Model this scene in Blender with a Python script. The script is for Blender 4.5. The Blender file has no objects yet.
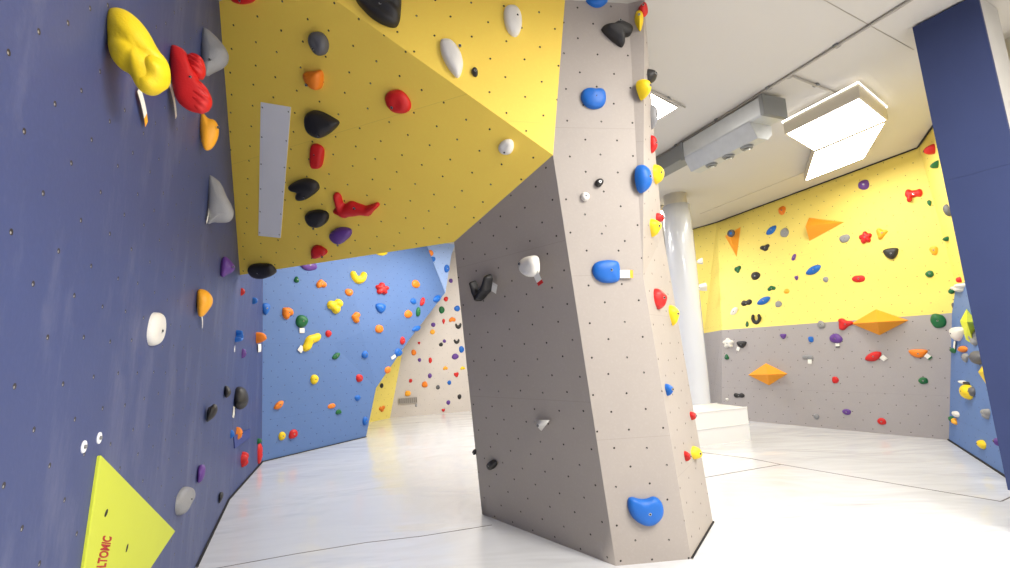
import bpy, bmesh, math, random
import numpy as np
from mathutils import Vector, Matrix, noise

scene = bpy.context.scene
COL = scene.collection

# ------------------------------------------------------------------ camera
FPX, PITCH, ROLL, EYE = 457.2, 0.1402, -0.0446, 1.6
cp, sp, cr, sr = math.cos(PITCH), math.sin(PITCH), math.cos(ROLL), math.sin(ROLL)
CF = Vector((0, cp, sp)); _U = Vector((0, -sp, cp)); _X = Vector((1, 0, 0))
CX = _X * cr + _U * sr
CU = _U * cr - _X * sr
EYEP = Vector((0, 0, EYE))
cam = bpy.data.cameras.new('camera'); camo = bpy.data.objects.new('camera', cam); COL.objects.link(camo)
cam.sensor_width = 36; cam.lens = FPX * 36 / 1010; cam.clip_start = 0.02
camo.matrix_world = Matrix((( CX.x, CU.x, -CF.x, 0), (CX.y, CU.y, -CF.y, 0), (CX.z, CU.z, -CF.z, EYE), (0, 0, 0, 1)))
scene.camera = camo

# ------------------------------------------------------------------ world and exposure
w = bpy.data.worlds.new('world'); scene.world = w; w.use_nodes = True
w.node_tree.nodes['Background'].inputs[0].default_value = (0.93, 0.96, 1.0, 1)
w.node_tree.nodes['Background'].inputs[1].default_value = 0.35
scene.view_settings.view_transform = 'Standard'
scene.view_settings.look = 'None'
scene.view_settings.gamma = 1
scene.view_settings.use_curve_mapping = False
scene.view_settings.exposure = 0.32
LAMP = 19.0          # strength of the luminous panels of the ceiling lights
ADDED_LAMP = 43.0    # stronger glow for unseen ceiling lights added to brighten the room

# ------------------------------------------------------------------ measuring helpers
H = 4.3             # ceiling height
def ray(x, y): return CX * ((x - 505) / FPX) - CU * ((y - 284) / FPX) + CF
def proj(P):
    v = P - EYEP; d = v.dot(CF)
    return (505 + FPX * v.dot(CX) / d, 284 - FPX * v.dot(CU) / d)
def onz(x, y, z=0.0):
    d = ray(x, y); return EYEP + d * ((z - EYE) / d.z)
def F(x, y): return onz(x, y, 0.0)
class Plane:
    def __init__(s, p, n):
        n = n.normalized()
        if n.dot(EYEP - p) < 0: n = -n
        s.p, s.n = p.copy(), n
        s.u = Vector((0, 0, 1)).cross(n).normalized(); s.v = n.cross(s.u)
    def at(s, x, y, off=0.0):
        d = ray(x, y); return EYEP + d * (((s.p + s.n * off) - EYEP).dot(s.n) / d.dot(s.n))
def plane3(a, b, c): return Plane(a, (b - a).cross(c - a))
Z = Vector((0, 0, 1))

# ------------------------------------------------------------------ materials
def lin(c):
    return tuple((v / 12.92 if v <= 0.04045 else ((v + 0.055) / 1.055) ** 2.4) for v in [k / 255 for k in c]) + (1,)
def mat(name, rgb, rough=0.6, metal=0.0, bump=0.0, bscale=60, var=0.0, vscale=4, coat=0.0, spec=0.5):
    m = bpy.data.materials.new(name); m.use_nodes = True; N = m.node_tree.nodes; L = m.node_tree.links
    b = N['Principled BSDF']; c = lin(rgb)
    b.inputs['Base Color'].default_value = c; b.inputs['Roughness'].default_value = rough; b.inputs['Metallic'].default_value = metal
    b.inputs['Specular IOR Level'].default_value = spec
    b.inputs['Coat Weight'].default_value = coat
    tc = N.new('ShaderNodeTexCoord')
    if var:
        n = N.new('ShaderNodeTexNoise'); n.inputs['Scale'].default_value = vscale; n.inputs['Detail'].default_value = 4
        L.new(tc.outputs['Object'], n.inputs['Vector'])
        mx = N.new('ShaderNodeMix'); mx.data_type = 'RGBA'
        mx.inputs[6].default_value = tuple(v * (1 - var) for v in c[:3]) + (1,)
        mx.inputs[7].default_value = tuple(min(1, v * (1 + var)) for v in c[:3]) + (1,)
        L.new(n.outputs['Fac'], mx.inputs[0]); L.new(mx.outputs[2], b.inputs['Base Color'])
    if bump:
        n = N.new('ShaderNodeTexNoise'); n.inputs['Scale'].default_value = bscale; n.inputs['Detail'].default_value = 3
        L.new(tc.outputs['Object'], n.inputs['Vector'])
        bp = N.new('ShaderNodeBump'); bp.inputs['Strength'].default_value = bump; bp.inputs['Distance'].default_value = 0.004
        L.new(n.outputs['Fac'], bp.inputs['Height']); L.new(bp.outputs['Normal'], b.inputs['Normal'])
    return m
def emit(name, rgb, strength):
    m = bpy.data.materials.new(name); m.use_nodes = True; b = m.node_tree.nodes['Principled BSDF']
    b.inputs['Base Color'].default_value = lin(rgb); b.inputs['Emission Color'].default_value = lin(rgb)
    b.inputs['Emission Strength'].default_value = strength
    return m

def wall_mat(name, rgb, su=0.25, sv=0.13, r=0.0085, hole=(40, 34, 28), rough=0.62, scuff=0.0, seam=True, phase=(0, 0), ring=True):
    """painted plywood with a staggered grid of bolt holes; UV is in metres on the face"""
    m = bpy.data.materials.new(name); m.use_nodes = True; T = m.node_tree; N = T.nodes; L = T.links
    b = N['Principled BSDF']
    def val(x):
        return x
    def M(op, a, bb=None, c=None):
        n = N.new('ShaderNodeMath'); n.operation = op
        for i, x in enumerate((a, bb, c)):
            if x is None: continue
            if isinstance(x, (int, float)): n.inputs[i].default_value = x
            else: L.new(x, n.inputs[i])
        return n.outputs[0]
    uv = N.new('ShaderNodeUVMap'); uv.uv_map = 'UVMap'
    sx = N.new('ShaderNodeSeparateXYZ'); L.new(uv.outputs[0], sx.inputs[0])
    u, v = M('ADD', sx.outputs[0], 50 + phase[0]), M('ADD', sx.outputs[1], 50 + phase[1])
    row = M('FLOOR', M('DIVIDE', v, sv))
    uu = M('ADD', M('DIVIDE', u, su), M('MULTIPLY', M('MODULO', row, 2.0), 0.5))
    colm = M('FLOOR', uu)
    cmb = N.new('ShaderNodeCombineXYZ'); L.new(colm, cmb.inputs[0]); L.new(row, cmb.inputs[1])
    wn = N.new('ShaderNodeTexWhiteNoise'); wn.noise_dimensions = '3D'; L.new(cmb.outputs[0], wn.inputs['Vector'])
    sc = N.new('ShaderNodeSeparateColor'); L.new(wn.outputs['Color'], sc.inputs[0])
    du = M('MULTIPLY', M('SUBTRACT', M('SUBTRACT', M('FRACT', uu), 0.5), M('MULTIPLY', M('SUBTRACT', sc.outputs[0], 0.5), 0.10)), su)
    dv = M('MULTIPLY', M('SUBTRACT', M('SUBTRACT', M('FRACT', M('DIVIDE', v, sv)), 0.5), M('MULTIPLY', M('SUBTRACT', sc.outputs[1], 0.5), 0.22)), sv)
    def circ(ox, oy, rad):
        x = M('SUBTRACT', du, ox); y = M('SUBTRACT', dv, oy)
        return M('LESS_THAN', M('ADD', M('MULTIPLY', x, x), M('MULTIPLY', y, y)), rad * rad)
    hm = circ(0, 0, r); nut = circ(-r * 0.25, -r * 0.3, r * 0.42)
    if not ring: nut = M('MULTIPLY', nut, M('GREATER_THAN', sc.outputs[2], 0.8))
    tc = N.new('ShaderNodeTexCoord')
    nz = N.new('ShaderNodeTexNoise'); nz.inputs['Scale'].default_value = 1.6; nz.inputs['Detail'].default_value = 6; nz.inputs['Roughness'].default_value = 0.65
    L.new(tc.outputs['Object'], nz.inputs['Vector'])
    c = lin(rgb)
    def mix(f, a, bb):
        n = N.new('ShaderNodeMix'); n.data_type = 'RGBA'
        if isinstance(f, (int, float)): n.inputs[0].default_value = f
        else: L.new(f, n.inputs[0])
        for i, x in ((6, a), (7, bb)):
            if isinstance(x, tuple): n.inputs[i].default_value = x
            else: L.new(x, n.inputs[i])
        return n.outputs[2]
    col = mix(nz.outputs['Fac'], tuple(x * 0.93 for x in c[:3]) + (1,), tuple(min(1, x * 1.07) for x in c[:3]) + (1,))
    # fine grain of the textured paint
    gr = N.new('ShaderNodeTexNoise'); gr.inputs['Scale'].default_value = 55; gr.inputs['Detail'].default_value = 2
    L.new(tc.outputs['Object'], gr.inputs['Vector'])
    col = mix(M('MULTIPLY', M('SUBTRACT', gr.outputs['Fac'], 0.5), 0.3), col, tuple(min(1, x * 1.5 + 0.02) for x in c[:3]) + (1,))
    if scuff:   # chalky rubbed streaks
        mp = N.new('ShaderNodeMapping'); mp.inputs['Scale'].default_value = (2.2, 0.55, 1); mp.inputs['Rotation'].default_value = (0, 0, 0.25)
        L.new(uv.outputs[0], mp.inputs[0])
        s2 = N.new('ShaderNodeTexNoise'); s2.inputs['Scale'].default_value = 1.7; s2.inputs['Detail'].default_value = 7; s2.inputs['Roughness'].default_value = 0.7
        L.new(mp.outputs[0], s2.inputs['Vector'])
        rp = N.new('ShaderNodeMapRange'); rp.inputs[1].default_value = 0.5; rp.inputs[2].default_value = 0.85; L.new(s2.outputs['Fac'], rp.inputs[0])
        col = mix(M('MULTIPLY', rp.outputs[0], scuff), col, lin((190, 188, 200)))
    if seam:
        fs = M('ABSOLUTE', M('SUBTRACT', M('FRACT', M('DIVIDE', v, 1.22)), 0.5))
        sm = M('LESS_THAN', fs, 0.0016)
        col = mix(M('MULTIPLY', sm, 0.2), col, lin(tuple(int(k * 0.55) for k in rgb)))
    col = mix(hm, col, lin(hole))
    col = mix(nut, col, lin((150, 148, 145)))
    L.new(col, b.inputs['Base Color'])
    b.inputs['Roughness'].default_value = rough
    bp = N.new('ShaderNodeBump'); bp.inputs['Strength'].default_value = 0.12; bp.inputs['Distance'].default_value = 0.003
    L.new(gr.outputs['Fac'], bp.inputs['Height'])
    bp2 = N.new('ShaderNodeBump'); bp2.inputs['Strength'].default_value = 0.6; bp2.inputs['Distance'].default_value = 0.006
    L.new(M('SUBTRACT', 1.0, hm), bp2.inputs['Height']); L.new(bp.outputs[0], bp2.inputs['Normal'])
    L.new(bp2.outputs[0], b.inputs['Normal'])
    return m

M_NAVY = wall_mat('navy_plywood', (60, 71, 116), r=0.0085, seam=False, scuff=0.2, rough=0.5)
M_BLUE = wall_mat('blue_plywood', (90, 120, 172), r=0.008, hole=(50, 66, 110), ring=False)
M_BLUE2 = wall_mat('pale_blue_plywood', (150, 175, 220), r=0.008, hole=(90, 100, 130), ring=False)
M_SOFF = wall_mat('yellow_plywood', (255, 215, 88), su=0.27, sv=0.14, r=0.008, hole=(60, 44, 16), ring=False)
M_YEL = M_SOFF
M_YELR = wall_mat('hall_yellow_plywood', (242, 220, 112), r=0.007, hole=(120, 100, 30), su=0.24, sv=0.14, ring=False)
M_GREY = wall_mat('warm_grey_plywood', (168, 159, 151), su=0.26, sv=0.135, r=0.0078, hole=(46, 40, 36), ring=False)
M_GREYR = wall_mat('hall_grey_plywood', (166, 160, 160), r=0.0075, hole=(84, 78, 74), su=0.24, sv=0.14, ring=False)
M_GREYF = wall_mat('far_grey_plywood', (205, 196, 188), r=0.006, hole=(150, 140, 132), ring=False, seam=False)
M_CEIL = mat('ceiling_paint', (200, 196, 190), 0.9, var=0.03, vscale=0.8)
M_CREAM = mat('cream_wall_paint', (225, 220, 208), 0.9, var=0.03)
M_SEAM = mat('floor_seam_line', (96, 90, 84), 0.9)  # dark grey line of the tarpaulin seams
M_CSEAM = mat('ceiling_joint', (170, 162, 150), 0.9)
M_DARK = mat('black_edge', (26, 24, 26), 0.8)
M_CLAD = mat('navy_board', (41, 54, 97), 0.7, bump=0.15, bscale=40, var=0.1, vscale=2.5)
M_CLADEDGE = mat('board_edge', (190, 188, 184), 0.7)
M_WHITEV = mat('white_vinyl', (214, 217, 224), 0.25, coat=0.4, bump=0.2, bscale=5)
M_STEEL = mat('galvanised_steel', (186, 188, 188), 0.4, metal=0.35, var=0.15, vscale=9)
M_STEELD = mat('dark_steel', (128, 130, 130), 0.45, metal=0.35)
M_BOLT = mat('bolt_steel', (190, 190, 188), 0.3, metal=0.9)
M_HOLE = mat('bolt_recess', (24, 22, 20), 0.8)
M_TAG = mat('tag_paper', (238, 236, 228), 0.7)
M_LAMP_ADDED = emit('added_luminous_panel', (255, 251, 244), ADDED_LAMP)
M_UP = emit('uplight_panel', (255, 250, 240), 5.0)
M_HOUSE = mat('light_housing', (205, 196, 178), 0.6)
M_LAMP = emit('luminous_panel', (255, 252, 246), LAMP)
M_PLATE = mat('white_plate', (238, 238, 242), 0.6, var=0.04, vscale=3)
M_MATBOX = mat('white_mat_vinyl', (232, 230, 228), 0.45, bump=0.1, bscale=8)
M_INK = mat('red_print', (176, 34, 24), 0.6)

HC = {'yellow': (240, 205, 20), 'red': (205, 26, 24), 'blue': (14, 100, 190), 'orange': (236, 128, 22), 'black': (38, 36, 36),
      'green': (12, 100, 52), 'purple': (98, 58, 140), 'white': (228, 224, 216), 'grey': (142, 142, 144), 'amber': (250, 172, 40),
      'lime': (218, 226, 50), 'charcoal': (92, 92, 96)}
HM = {k: mat(k + '_resin', v, 0.5, bump=0.35, bscale=120, var=0.07, vscale=14) for k, v in HC.items()}
HM['volume'] = mat('orange_volume_paint', (243, 158, 36), 0.6, bump=0.1, bscale=50)
HM['limeboard'] = mat('lime_volume_paint', (198, 206, 62), 0.65, bump=0.2, bscale=90, var=0.03)

# floor: pale glossy tarpaulin with shallow wrinkles
def floor_mat():
    m = bpy.data.materials.new('white_tarpaulin'); m.use_nodes = True; T = m.node_tree; N = T.nodes; L = T.links
    b = N['Principled BSDF']; b.inputs['Roughness'].default_value = 0.2; b.inputs['Base Color'].default_value = lin((216, 217, 220))
    b.inputs['Coat Weight'].default_value = 0.6; b.inputs['Coat Roughness'].default_value = 0.12
    tc = N.new('ShaderNodeTexCoord')
    def wr(rot, scale, stretch, det, strength, dist, prev):
        mp = N.new('ShaderNodeMapping'); mp.inputs['Rotation'].default_value = (0, 0, rot); mp.inputs['Scale'].default_value = (scale, scale * stretch, 1)
        L.new(tc.outputs['Object'], mp.inputs[0])
        n = N.new('ShaderNodeTexNoise'); n.inputs['Scale'].default_value = 1; n.inputs['Detail'].default_value = det; n.inputs['Distortion'].default_value = 0.6
        L.new(mp.outputs[0], n.inputs['Vector'])
        bp = N.new('ShaderNodeBump'); bp.inputs['Strength'].default_value = strength; bp.inputs['Distance'].default_value = dist
        L.new(n.outputs['Fac'], bp.inputs['Height'])
        if prev: L.new(prev, bp.inputs['Normal'])
        return bp.outputs[0], n.outputs['Fac']
    a, f1 = wr(0.5, 0.6, 2.2, 3, 0.4, 0.07, None)
    a, f2 = wr(-0.35, 0.9, 3.0, 2, 0.25, 0.03, a)
    a, f3 = wr(0.25, 1.8, 2.0, 2, 0.15, 0.01, a)
    L.new(a, b.inputs['Normal']); L.new(a, b.inputs['Coat Normal'])
    return m
M_FLOOR = floor_mat()

# ------------------------------------------------------------------ mesh helpers
def link(name, me, m=None, parent=None, mats=None):
    o = bpy.data.objects.new(name, me); COL.objects.link(o)
    for k in (mats or ([m] if m else [])): me.materials.append(k)
    if parent is not None: o.parent = parent
    return o
def tag(o, label=None, cat=None, group=None, kind=None):
    if label: o['label'] = label
    if cat: o['category'] = cat
    if group: o['group'] = group
    if kind: o['kind'] = kind
    return o
def empty(name, loc):
    o = bpy.data.objects.new(name, None); COL.objects.link(o); o.location = loc; o.empty_display_size = 0.1; return o
def faces_mesh(name, faces, mats, parent=None, origin=None):
    """faces: (points, material index[, plane for uv])"""
    org = origin or Vector((0, 0, 0))
    verts, idx, polys, mi = [], {}, [], []
    for f in faces:
        pl = []
        for p in f[0]:
            k = tuple(round(c, 4) for c in p)
            if k not in idx: idx[k] = len(verts); verts.append(Vector(p) - org)
            pl.append(idx[k])
        polys.append(pl); mi.append(f[1])
    me = bpy.data.meshes.new(name); me.from_pydata([tuple(v) for v in verts], [], polys); me.update()
    uvl = me.uv_layers.new(name='UVMap')
    for p, f in zip(me.polygons, faces):
        p.material_index = f[1]
        pl = f[2] if len(f) > 2 and f[2] else plane3(*[Vector(q) for q in f[0][:3]])
        for li in p.loop_indices:
            P = me.vertices[me.loops[li].vertex_index].co + org
            uvl.data[li].uv = (P.dot(pl.u), P.dot(pl.v))
    o = link(name, me, mats=mats, parent=parent)
    if origin: o.location = origin
    return o
def away(o, sign_ref, t):
    """give a thin shell real thickness, away from the room"""
    s = o.modifiers.new('thick', 'SOLIDIFY'); s.thickness = t; s.offset = sign_ref
    return o
def box(name, c, ex, ey, ez, hx, hy, hz, m, parent=None, bevel=0.0, rel=True):
    """oriented box: centre c, unit axes, half sizes"""
    bm = bmesh.new()
    bmesh.ops.create_cube(bm, size=2)
    R = Matrix((ex, ey, ez)).transposed()
    for v in bm.verts: v.co = R @ Vector((v.co.x * hx, v.co.y * hy, v.co.z * hz))
    if bevel: bmesh.ops.bevel(bm, geom=bm.edges[:], offset=bevel, segments=2, affect='EDGES', profile=0.6)
    bmesh.ops.recalc_face_normals(bm, faces=bm.faces[:])
    me = bpy.data.meshes.new(name); bm.to_mesh(me); bm.free()
    o = link(name, me, m, parent)
    o.location = c - (parent.location if parent is not None else Vector((0, 0, 0)))
    return o
def cyl(name, a, b, r0, r1, m, parent=None, seg=32, smooth=True, local=False):
    bm = bmesh.new(); d = b - a
    bmesh.ops.create_cone(bm, cap_ends=True, segments=seg, radius1=r0, radius2=r1, depth=d.length)
    q = d.to_track_quat('Z', 'Y')
    for v in bm.verts: v.co = q @ v.co
    me = bpy.data.meshes.new(name); bm.to_mesh(me); bm.free()
    if smooth:
        for p in me.polygons: p.use_smooth = len(p.vertices) == 4
    o = link(name, me, m, parent); o.location = (a + b) / 2 - (parent.location if parent is not None and not local else Vector((0, 0, 0)))
    return o
def ribbon(name, pts, half, zt, m, parent=None, up=Z):
    faces = []
    for a, b in zip(pts[:-1], pts[1:]):
        d = (b - a).normalized(); s = d.cross(up).normalized() * half
        faces.append(([a - s + up * zt, b - s + up * zt, b + s + up * zt, a + s + up * zt], 0, Plane(a, up)))
        faces.append(([a - s, b - s, b - s + up * zt, a - s + up * zt], 0, Plane(a, s)))
        faces.append(([a + s, b + s, b + s + up * zt, a + s + up * zt], 0, Plane(a, s)))
    return faces_mesh(name, faces, [m], parent)

# ------------------------------------------------------------------ the big planes, measured from floor lines and eye height
a0, a1, b1, c1 = F(195, 568), F(228, 500), F(262, 462), F(366, 437)
P1 = onz(240, 275, 2.6)
PA = plane3(a0, a1, P1)
PC = Plane(b1, (c1 - b1).cross(Z))
bT = PC.at(263, 272); bTH = bT + Z * (H - bT.z)
PB = plane3(a1, b1, bT)
P2 = PA.at(219, 0)
L_, M_, R_, RR = F(482, 514), F(616, 566), F(691, 559), F(713, 522)
P3 = onz(454, 242, 2.6)
PS = plane3(P1, P2, P3)                               # underside of the overhang
S, K = PS.at(553, 155), PS.at(335, 0)
PD = plane3(L_, M_, P3)                               # dark side of the pillar
PL = plane3(M_, R_, S); T_ = PL.at(643, 277)
UT = onz(565, 0, H)                                   # pillar top edge at the ceiling
PU = plane3(S, T_, UT); TT = PU.at(628, 0)
TT = T_ + (TT - T_) * ((H - T_.z) / (TT.z - T_.z))
PN = plane3(R_, RR, T_); W_ = PN.at(663, 234)
XT = onz(644.5, 0, H)
PN2 = plane3(T_, XT, W_)
X_ = PN2.at(655.5, 155)
PY = plane3(S, K, UT)                                 # bright face above the overhang
KT = K + (K - S) * ((H - K.z) / (K.z - S.z))
P2T = P1 + (P2 - P1) * ((H - P1.z) / (P2.z - P1.z))

def up_on(pl, base, z):       # same place along the wall, raised to height z within the wall's plane
    return base + pl.v * ((z - base.z) / pl.v.z)

# near left wall
dA = (a0 - a1).normalized()
aN = a0 + dA * 4.3
wl = faces_mesh('wall_left', [
    ([aN, a1, P1, P1 + (P2T - P1) * 1.02, up_on(PA, aN, H)], 0, PA),
    ([a1, b1, bT], 0, PB), ([a1, bT, P1], 0, PB),
    ([P1, bT, bTH, up_on(PB, P1, H)], 0, PB),
    ([P1, up_on(PB, P1, H), P1 + (P2T - P1) * 1.02], 0, PA)], [M_NAVY])
tag(wl, kind='structure')

# blue back wall with its free slanting edge
cE = [PC.at(367, 430), PC.at(376, 388), PC.at(409, 340), PC.at(445, 293), PC.at(427, 246)]
cTop = PC.at(427, 246) + (PC.at(427, 246) - PC.at(445, 293)) * 0.9
q1, q2, q3 = PC.at(333, 344, 0.03), PC.at(310, 424, 0.01), PC.at(362, 332, 0.07)
q4 = PC.at(336, 262, 0.05); q5 = PC.at(345, 250, 0.06)
def tri(a, b, c, mi=0): return ([a, b, c], mi, PC)
fl = lambda t: b1 + (c1 - b1) * t
m1, m2 = fl(0.42), fl(0.75)
bH = bTH; q4H = Vector((q4.x, q4.y, H)); cH = Vector((cTop.x, cTop.y, H))
back = [tri(b1, m1, q2), tri(b1, q2, q1), tri(b1, q1, bT), tri(bT, q1, q4), tri(m1, m2, q2), tri(q2, m2, q1), tri(m2, cE[1], q1),
        tri(m2, c1, cE[1]), tri(q1, cE[1], q3), tri(q1, q3, q4), tri(q3, q5, q4), tri(q3, cE[1], cE[2]), tri(q3, cE[2], cE[3]), tri(q3, cE[3], q5),
        tri(q5, cE[3], cE[4]), ([bT, q4, q4H, bH], 0, PC), ([q4, q5, cE[4], cTop, cH, q4H], 0, PC)]
wb = faces_mesh('wall_back_left', back, [M_BLUE]); tag(wb, kind='structure'); away(wb, -1, 0.06)

# far end: grey wall, yellow facet, pale blue facet next to the blue wall's edge
g0, g1, y0 = F(390, 418), F(470, 411), F(371, 422)
PG = Plane(g0, (g1 - g0).cross(Z))
gd = (g1 - g0).normalized(); g2 = g1 + gd * 4.5
gm = PG.at(402, 354); gt = gm + (gm - g0) * 0.5
PF = plane3(y0, g0, gm)
yL = y0 - (g0 - y0).normalized() * 1.5
wf = faces_mesh('wall_back', [
    ([g0, g2, g2 + Z * H, Vector((gt.x, gt.y, H)), gt, gm], 0, PG),
    ([yL, g0, gm, up_on(PF, yL, gm.z)], 1, PF), ([up_on(PF, yL, gm.z), gm, gt, up_on(PF, yL, gt.z)], 1, PF)], [M_GREYF, M_YELR])
tag(wf, kind='structure')
e1 = PG.at(451.4, 254.7, 0.9); e0 = cE[3] + Vector((0, 0.05, 0)); e2 = PG.at(455, 236, 0.9); e3 = cE[4] + Vector((0, 0.05, 0))
PE2 = plane3(e0, e1, e3)
eu = PE2.at(470, 205); e4 = PE2.at(415, 215)
pf = faces_mesh('wall_facet', [([e0, e1, eu, e4, e3], 0, PE2)], [M_BLUE2]); tag(pf, kind='structure'); away(pf, -1, 0.04)

# hall back wall (yellow over grey), side wall (blue slab under yellow)
d0, d1, e5 = F(748, 421), F(949, 440), F(1005, 476)
PR = Plane(d0, (d1 - d0).cross(Z))
dd = (d1 - d0).normalized()
dl = PR.at(722, 420); dl = Vector((dl.x, dl.y, 0))
dm, dr = PR.at(722, 330), PR.at(952, 313)
zm = (dm.z + dr.z) / 2
cor = PR.at(956, 285)
dlu = onz(717, 222, H); dru = onz(919, 147, H)
dmz = Vector((dm.x, dm.y, dm.z))
n0 = Plane(dl, (F(703, 425) - dl).cross(Z))
left2 = onz(693, 229, H); left2.z = 0
PQ = Plane(dl, (left2 - dl).cross(Z))
wr = faces_mesh('wall_back_right', [
    ([dl, d1, dr, dm], 0, PR),
    ([left2, dl, dm, up_on(PQ, left2, dm.z - 0.03)], 0, PQ), ([up_on(PQ, left2, dm.z - 0.03), dm, dlu, left2 + Z * H], 1, PQ)], [M_GREYR, M_YELR])
tag(wr, kind='structure')
NG = 16
def _pt(i, j):
    t, v = i / NG, j / NG
    rr2 = dr.lerp(cor, v / .2) if v <= .2 else cor.lerp(dru, (v - .2) / .8)
    return dm.lerp(dlu, v).lerp(rr2, t)
_idx = NG - 0
gpts = [0, .05, .1, .15] + [.2 + .8 * k / 12 for k in range(13)]
def _p2(i, v):
    rr2 = dr.lerp(cor, v / .2) if v <= .2 else cor.lerp(dru, (v - .2) / .8)
    return dm.lerp(dlu, v).lerp(rr2, i / NG)
wy = faces_mesh('wall_back_right_upper', [([_p2(i, a), _p2(i + 1, a), _p2(i + 1, b), _p2(i, b)], 0, PR) for a, b in zip(gpts[:-1], gpts[1:]) for i in range(NG)], [M_YELR])
for p in wy.data.polygons: p.use_smooth = True
tag(wy, kind='structure')
ed = (e5 - d1).normalized(); e6 = e5 + ed * 0.9
cor2 = cor + ed * (e6 - d1).length
PEB = plane3(d1, e5, cor)
PEU = plane3(cor, cor2, dru)
ce = faces_mesh('wall_right', [([d1, e6, cor2, cor, dr], 0, PEB), ([cor, cor2, dru + ed * 3.0, dru], 1, PEU)], [M_BLUE, M_YELR])
tag(ce, kind='structure')
r0 = e6; r1 = Vector((5.2, -2.6, 0)) 
wrf = faces_mesh('wall_side', [([r0, r1, r1 + Z * H, r0 + Z * H], 0, Plane(r0, (r1 - r0).cross(Z)))], [M_CREAM]); tag(wrf, kind='structure')
rc = cor2
wbh = faces_mesh('wall_light_block', [([Vector((-1.2, -2.2, 0)), Vector((3.0, -2.2, 0)), Vector((3.0, -2.2, H)), Vector((-1.2, -2.2, H))], 0, Plane(Vector((0, -2.2, 0)), Vector((0, 1, 0))))], [M_NAVY]); tag(wbh, kind='structure')  # unseen wall, added in navy to keep light and bounce off the pillar
faces_mesh('wall_end', [([e6, cor2, dru + ed * 3.0, Vector((e6.x, e6.y, H))], 0, Plane(e6, ed))], [M_CREAM])['kind'] = 'structure'

# floor and ceiling
fo = faces_mesh('floor', [([Vector((-7, -4, 0)), Vector((9, -4, 0)), Vector((9, 15, 0)), Vector((-7, 15, 0))], 0, Plane(Vector((0, 0, 0)), Z))], [M_FLOOR]); tag(fo, kind='structure')
cl = faces_mesh('ceiling', [([Vector((-7, -4, H)), Vector((9, -4, H)), Vector((9, 15, H)), Vector((-7, 15, H))], 0, Plane(Vector((0, 0, H)), Z))], [M_CEIL]); tag(cl, kind='structure')
def floor_line(pts, half=0.005):
    ribbon('seam', [F(x, y) for x, y in pts], half, 0.0015, M_SEAM, fo)
floor_line([(150, 579), (218, 568), (295, 554), (366, 542.6), (423, 536), (492, 525)], 0.004)
floor_line([(660, 482), (704.6, 477.6), (781, 464.4)], 0.006)
floor_line([(690, 451), (750.6, 458.5), (781, 464.4), (884, 482), (1001, 501.5), (1030, 488)], 0.006)
# dark joint under the walls
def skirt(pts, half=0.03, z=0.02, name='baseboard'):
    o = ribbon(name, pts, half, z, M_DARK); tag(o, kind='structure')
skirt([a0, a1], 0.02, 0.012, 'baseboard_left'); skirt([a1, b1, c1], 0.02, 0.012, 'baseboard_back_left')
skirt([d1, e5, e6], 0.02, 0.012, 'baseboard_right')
o = ribbon('trim_1', [left2 + Z * (H - .025), dlu - Z * .025, dru - Z * .025, dru - Z * .025 + ed * 3], 0.03, 0.02, M_DARK); tag(o, kind='structure')
# ceiling board joints
for k, (p, q) in enumerate([((770, -30), (914, 50)), ((700, 214), (840, 158))]):
    o = ribbon('trim_%d' % (k + 2), [onz(*p, H - .003), onz(*q, H - .003)], 0.003, 0.002, M_CSEAM); tag(o, kind='structure')

# ------------------------------------------------------------------ pillar and overhang
bk = Vector((0.75, 5.45, 0)); bkT = Vector((0.55, 5.2, H))
P3T = Vector((P3.x, P3.y, H))
pil = faces_mesh('climbing_pillar', [
    *[([L_.lerp(M_, i / 10).lerp(P3.lerp(S, i / 10), j / 10), L_.lerp(M_, (i + 1) / 10).lerp(P3.lerp(S, (i + 1) / 10), j / 10), L_.lerp(M_, (i + 1) / 10).lerp(P3.lerp(S, (i + 1) / 10), (j + 1) / 10), L_.lerp(M_, i / 10).lerp(P3.lerp(S, i / 10), (j + 1) / 10)], 0, PD) for i in range(10) for j in range(10)],
    ([M_, R_, T_, S], 0, PL), ([S, T_, TT, UT], 0, PU),
    ([R_, RR, W_, T_], 0, PN), ([T_, W_, X_], 0, PN2), ([T_, X_, XT], 0, PN2), ([T_, XT, TT], 0, PN2),
    ([RR, bk, W_], 0), ([W_, bk, bkT], 0), ([W_, bkT, X_], 0), ([X_, bkT, XT], 0),
    ([bk, L_, P3], 0), ([bk, P3, bkT], 0), ([P3, P3T, bkT], 0), ([P3, S, UT, P3T], 0)], [M_GREY])
for p in pil.data.polygons: p.use_smooth = p.index < 100
pil.data.set_sharp_from_angle(angle=0.12)
tag(pil, 'tall faceted warm grey climbing pillar standing in the middle of the white floor', 'climbing pillar')
ovh = faces_mesh('climbing_overhang', [
    ([P1, P3, S, KT, P2T], 0, PS), ([S, UT, KT], 0, PY),
    ([P1, P1 + Z * (H - P1.z), P3T, P3], 0), ([P3, P3T, UT, S], 0)], [M_SOFF])
tag(ovh, 'yellow overhang with bolt holes spanning from the navy wall to the grey pillar', 'climbing overhang')
ribs = ribbon('base_joint', [R_ + Z * 0, RR], 0.012, 0.01, M_DARK, pil)

PLN = dict(A=PA, B=PB, C=PC, S=PS, Y=PY, D=PD, L=PL, U=PU, N=PN, N2=PN2, G=PG, F=PF, E2=PE2, R=PR, Q=PQ, EB=PEB, EU=PEU)

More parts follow.
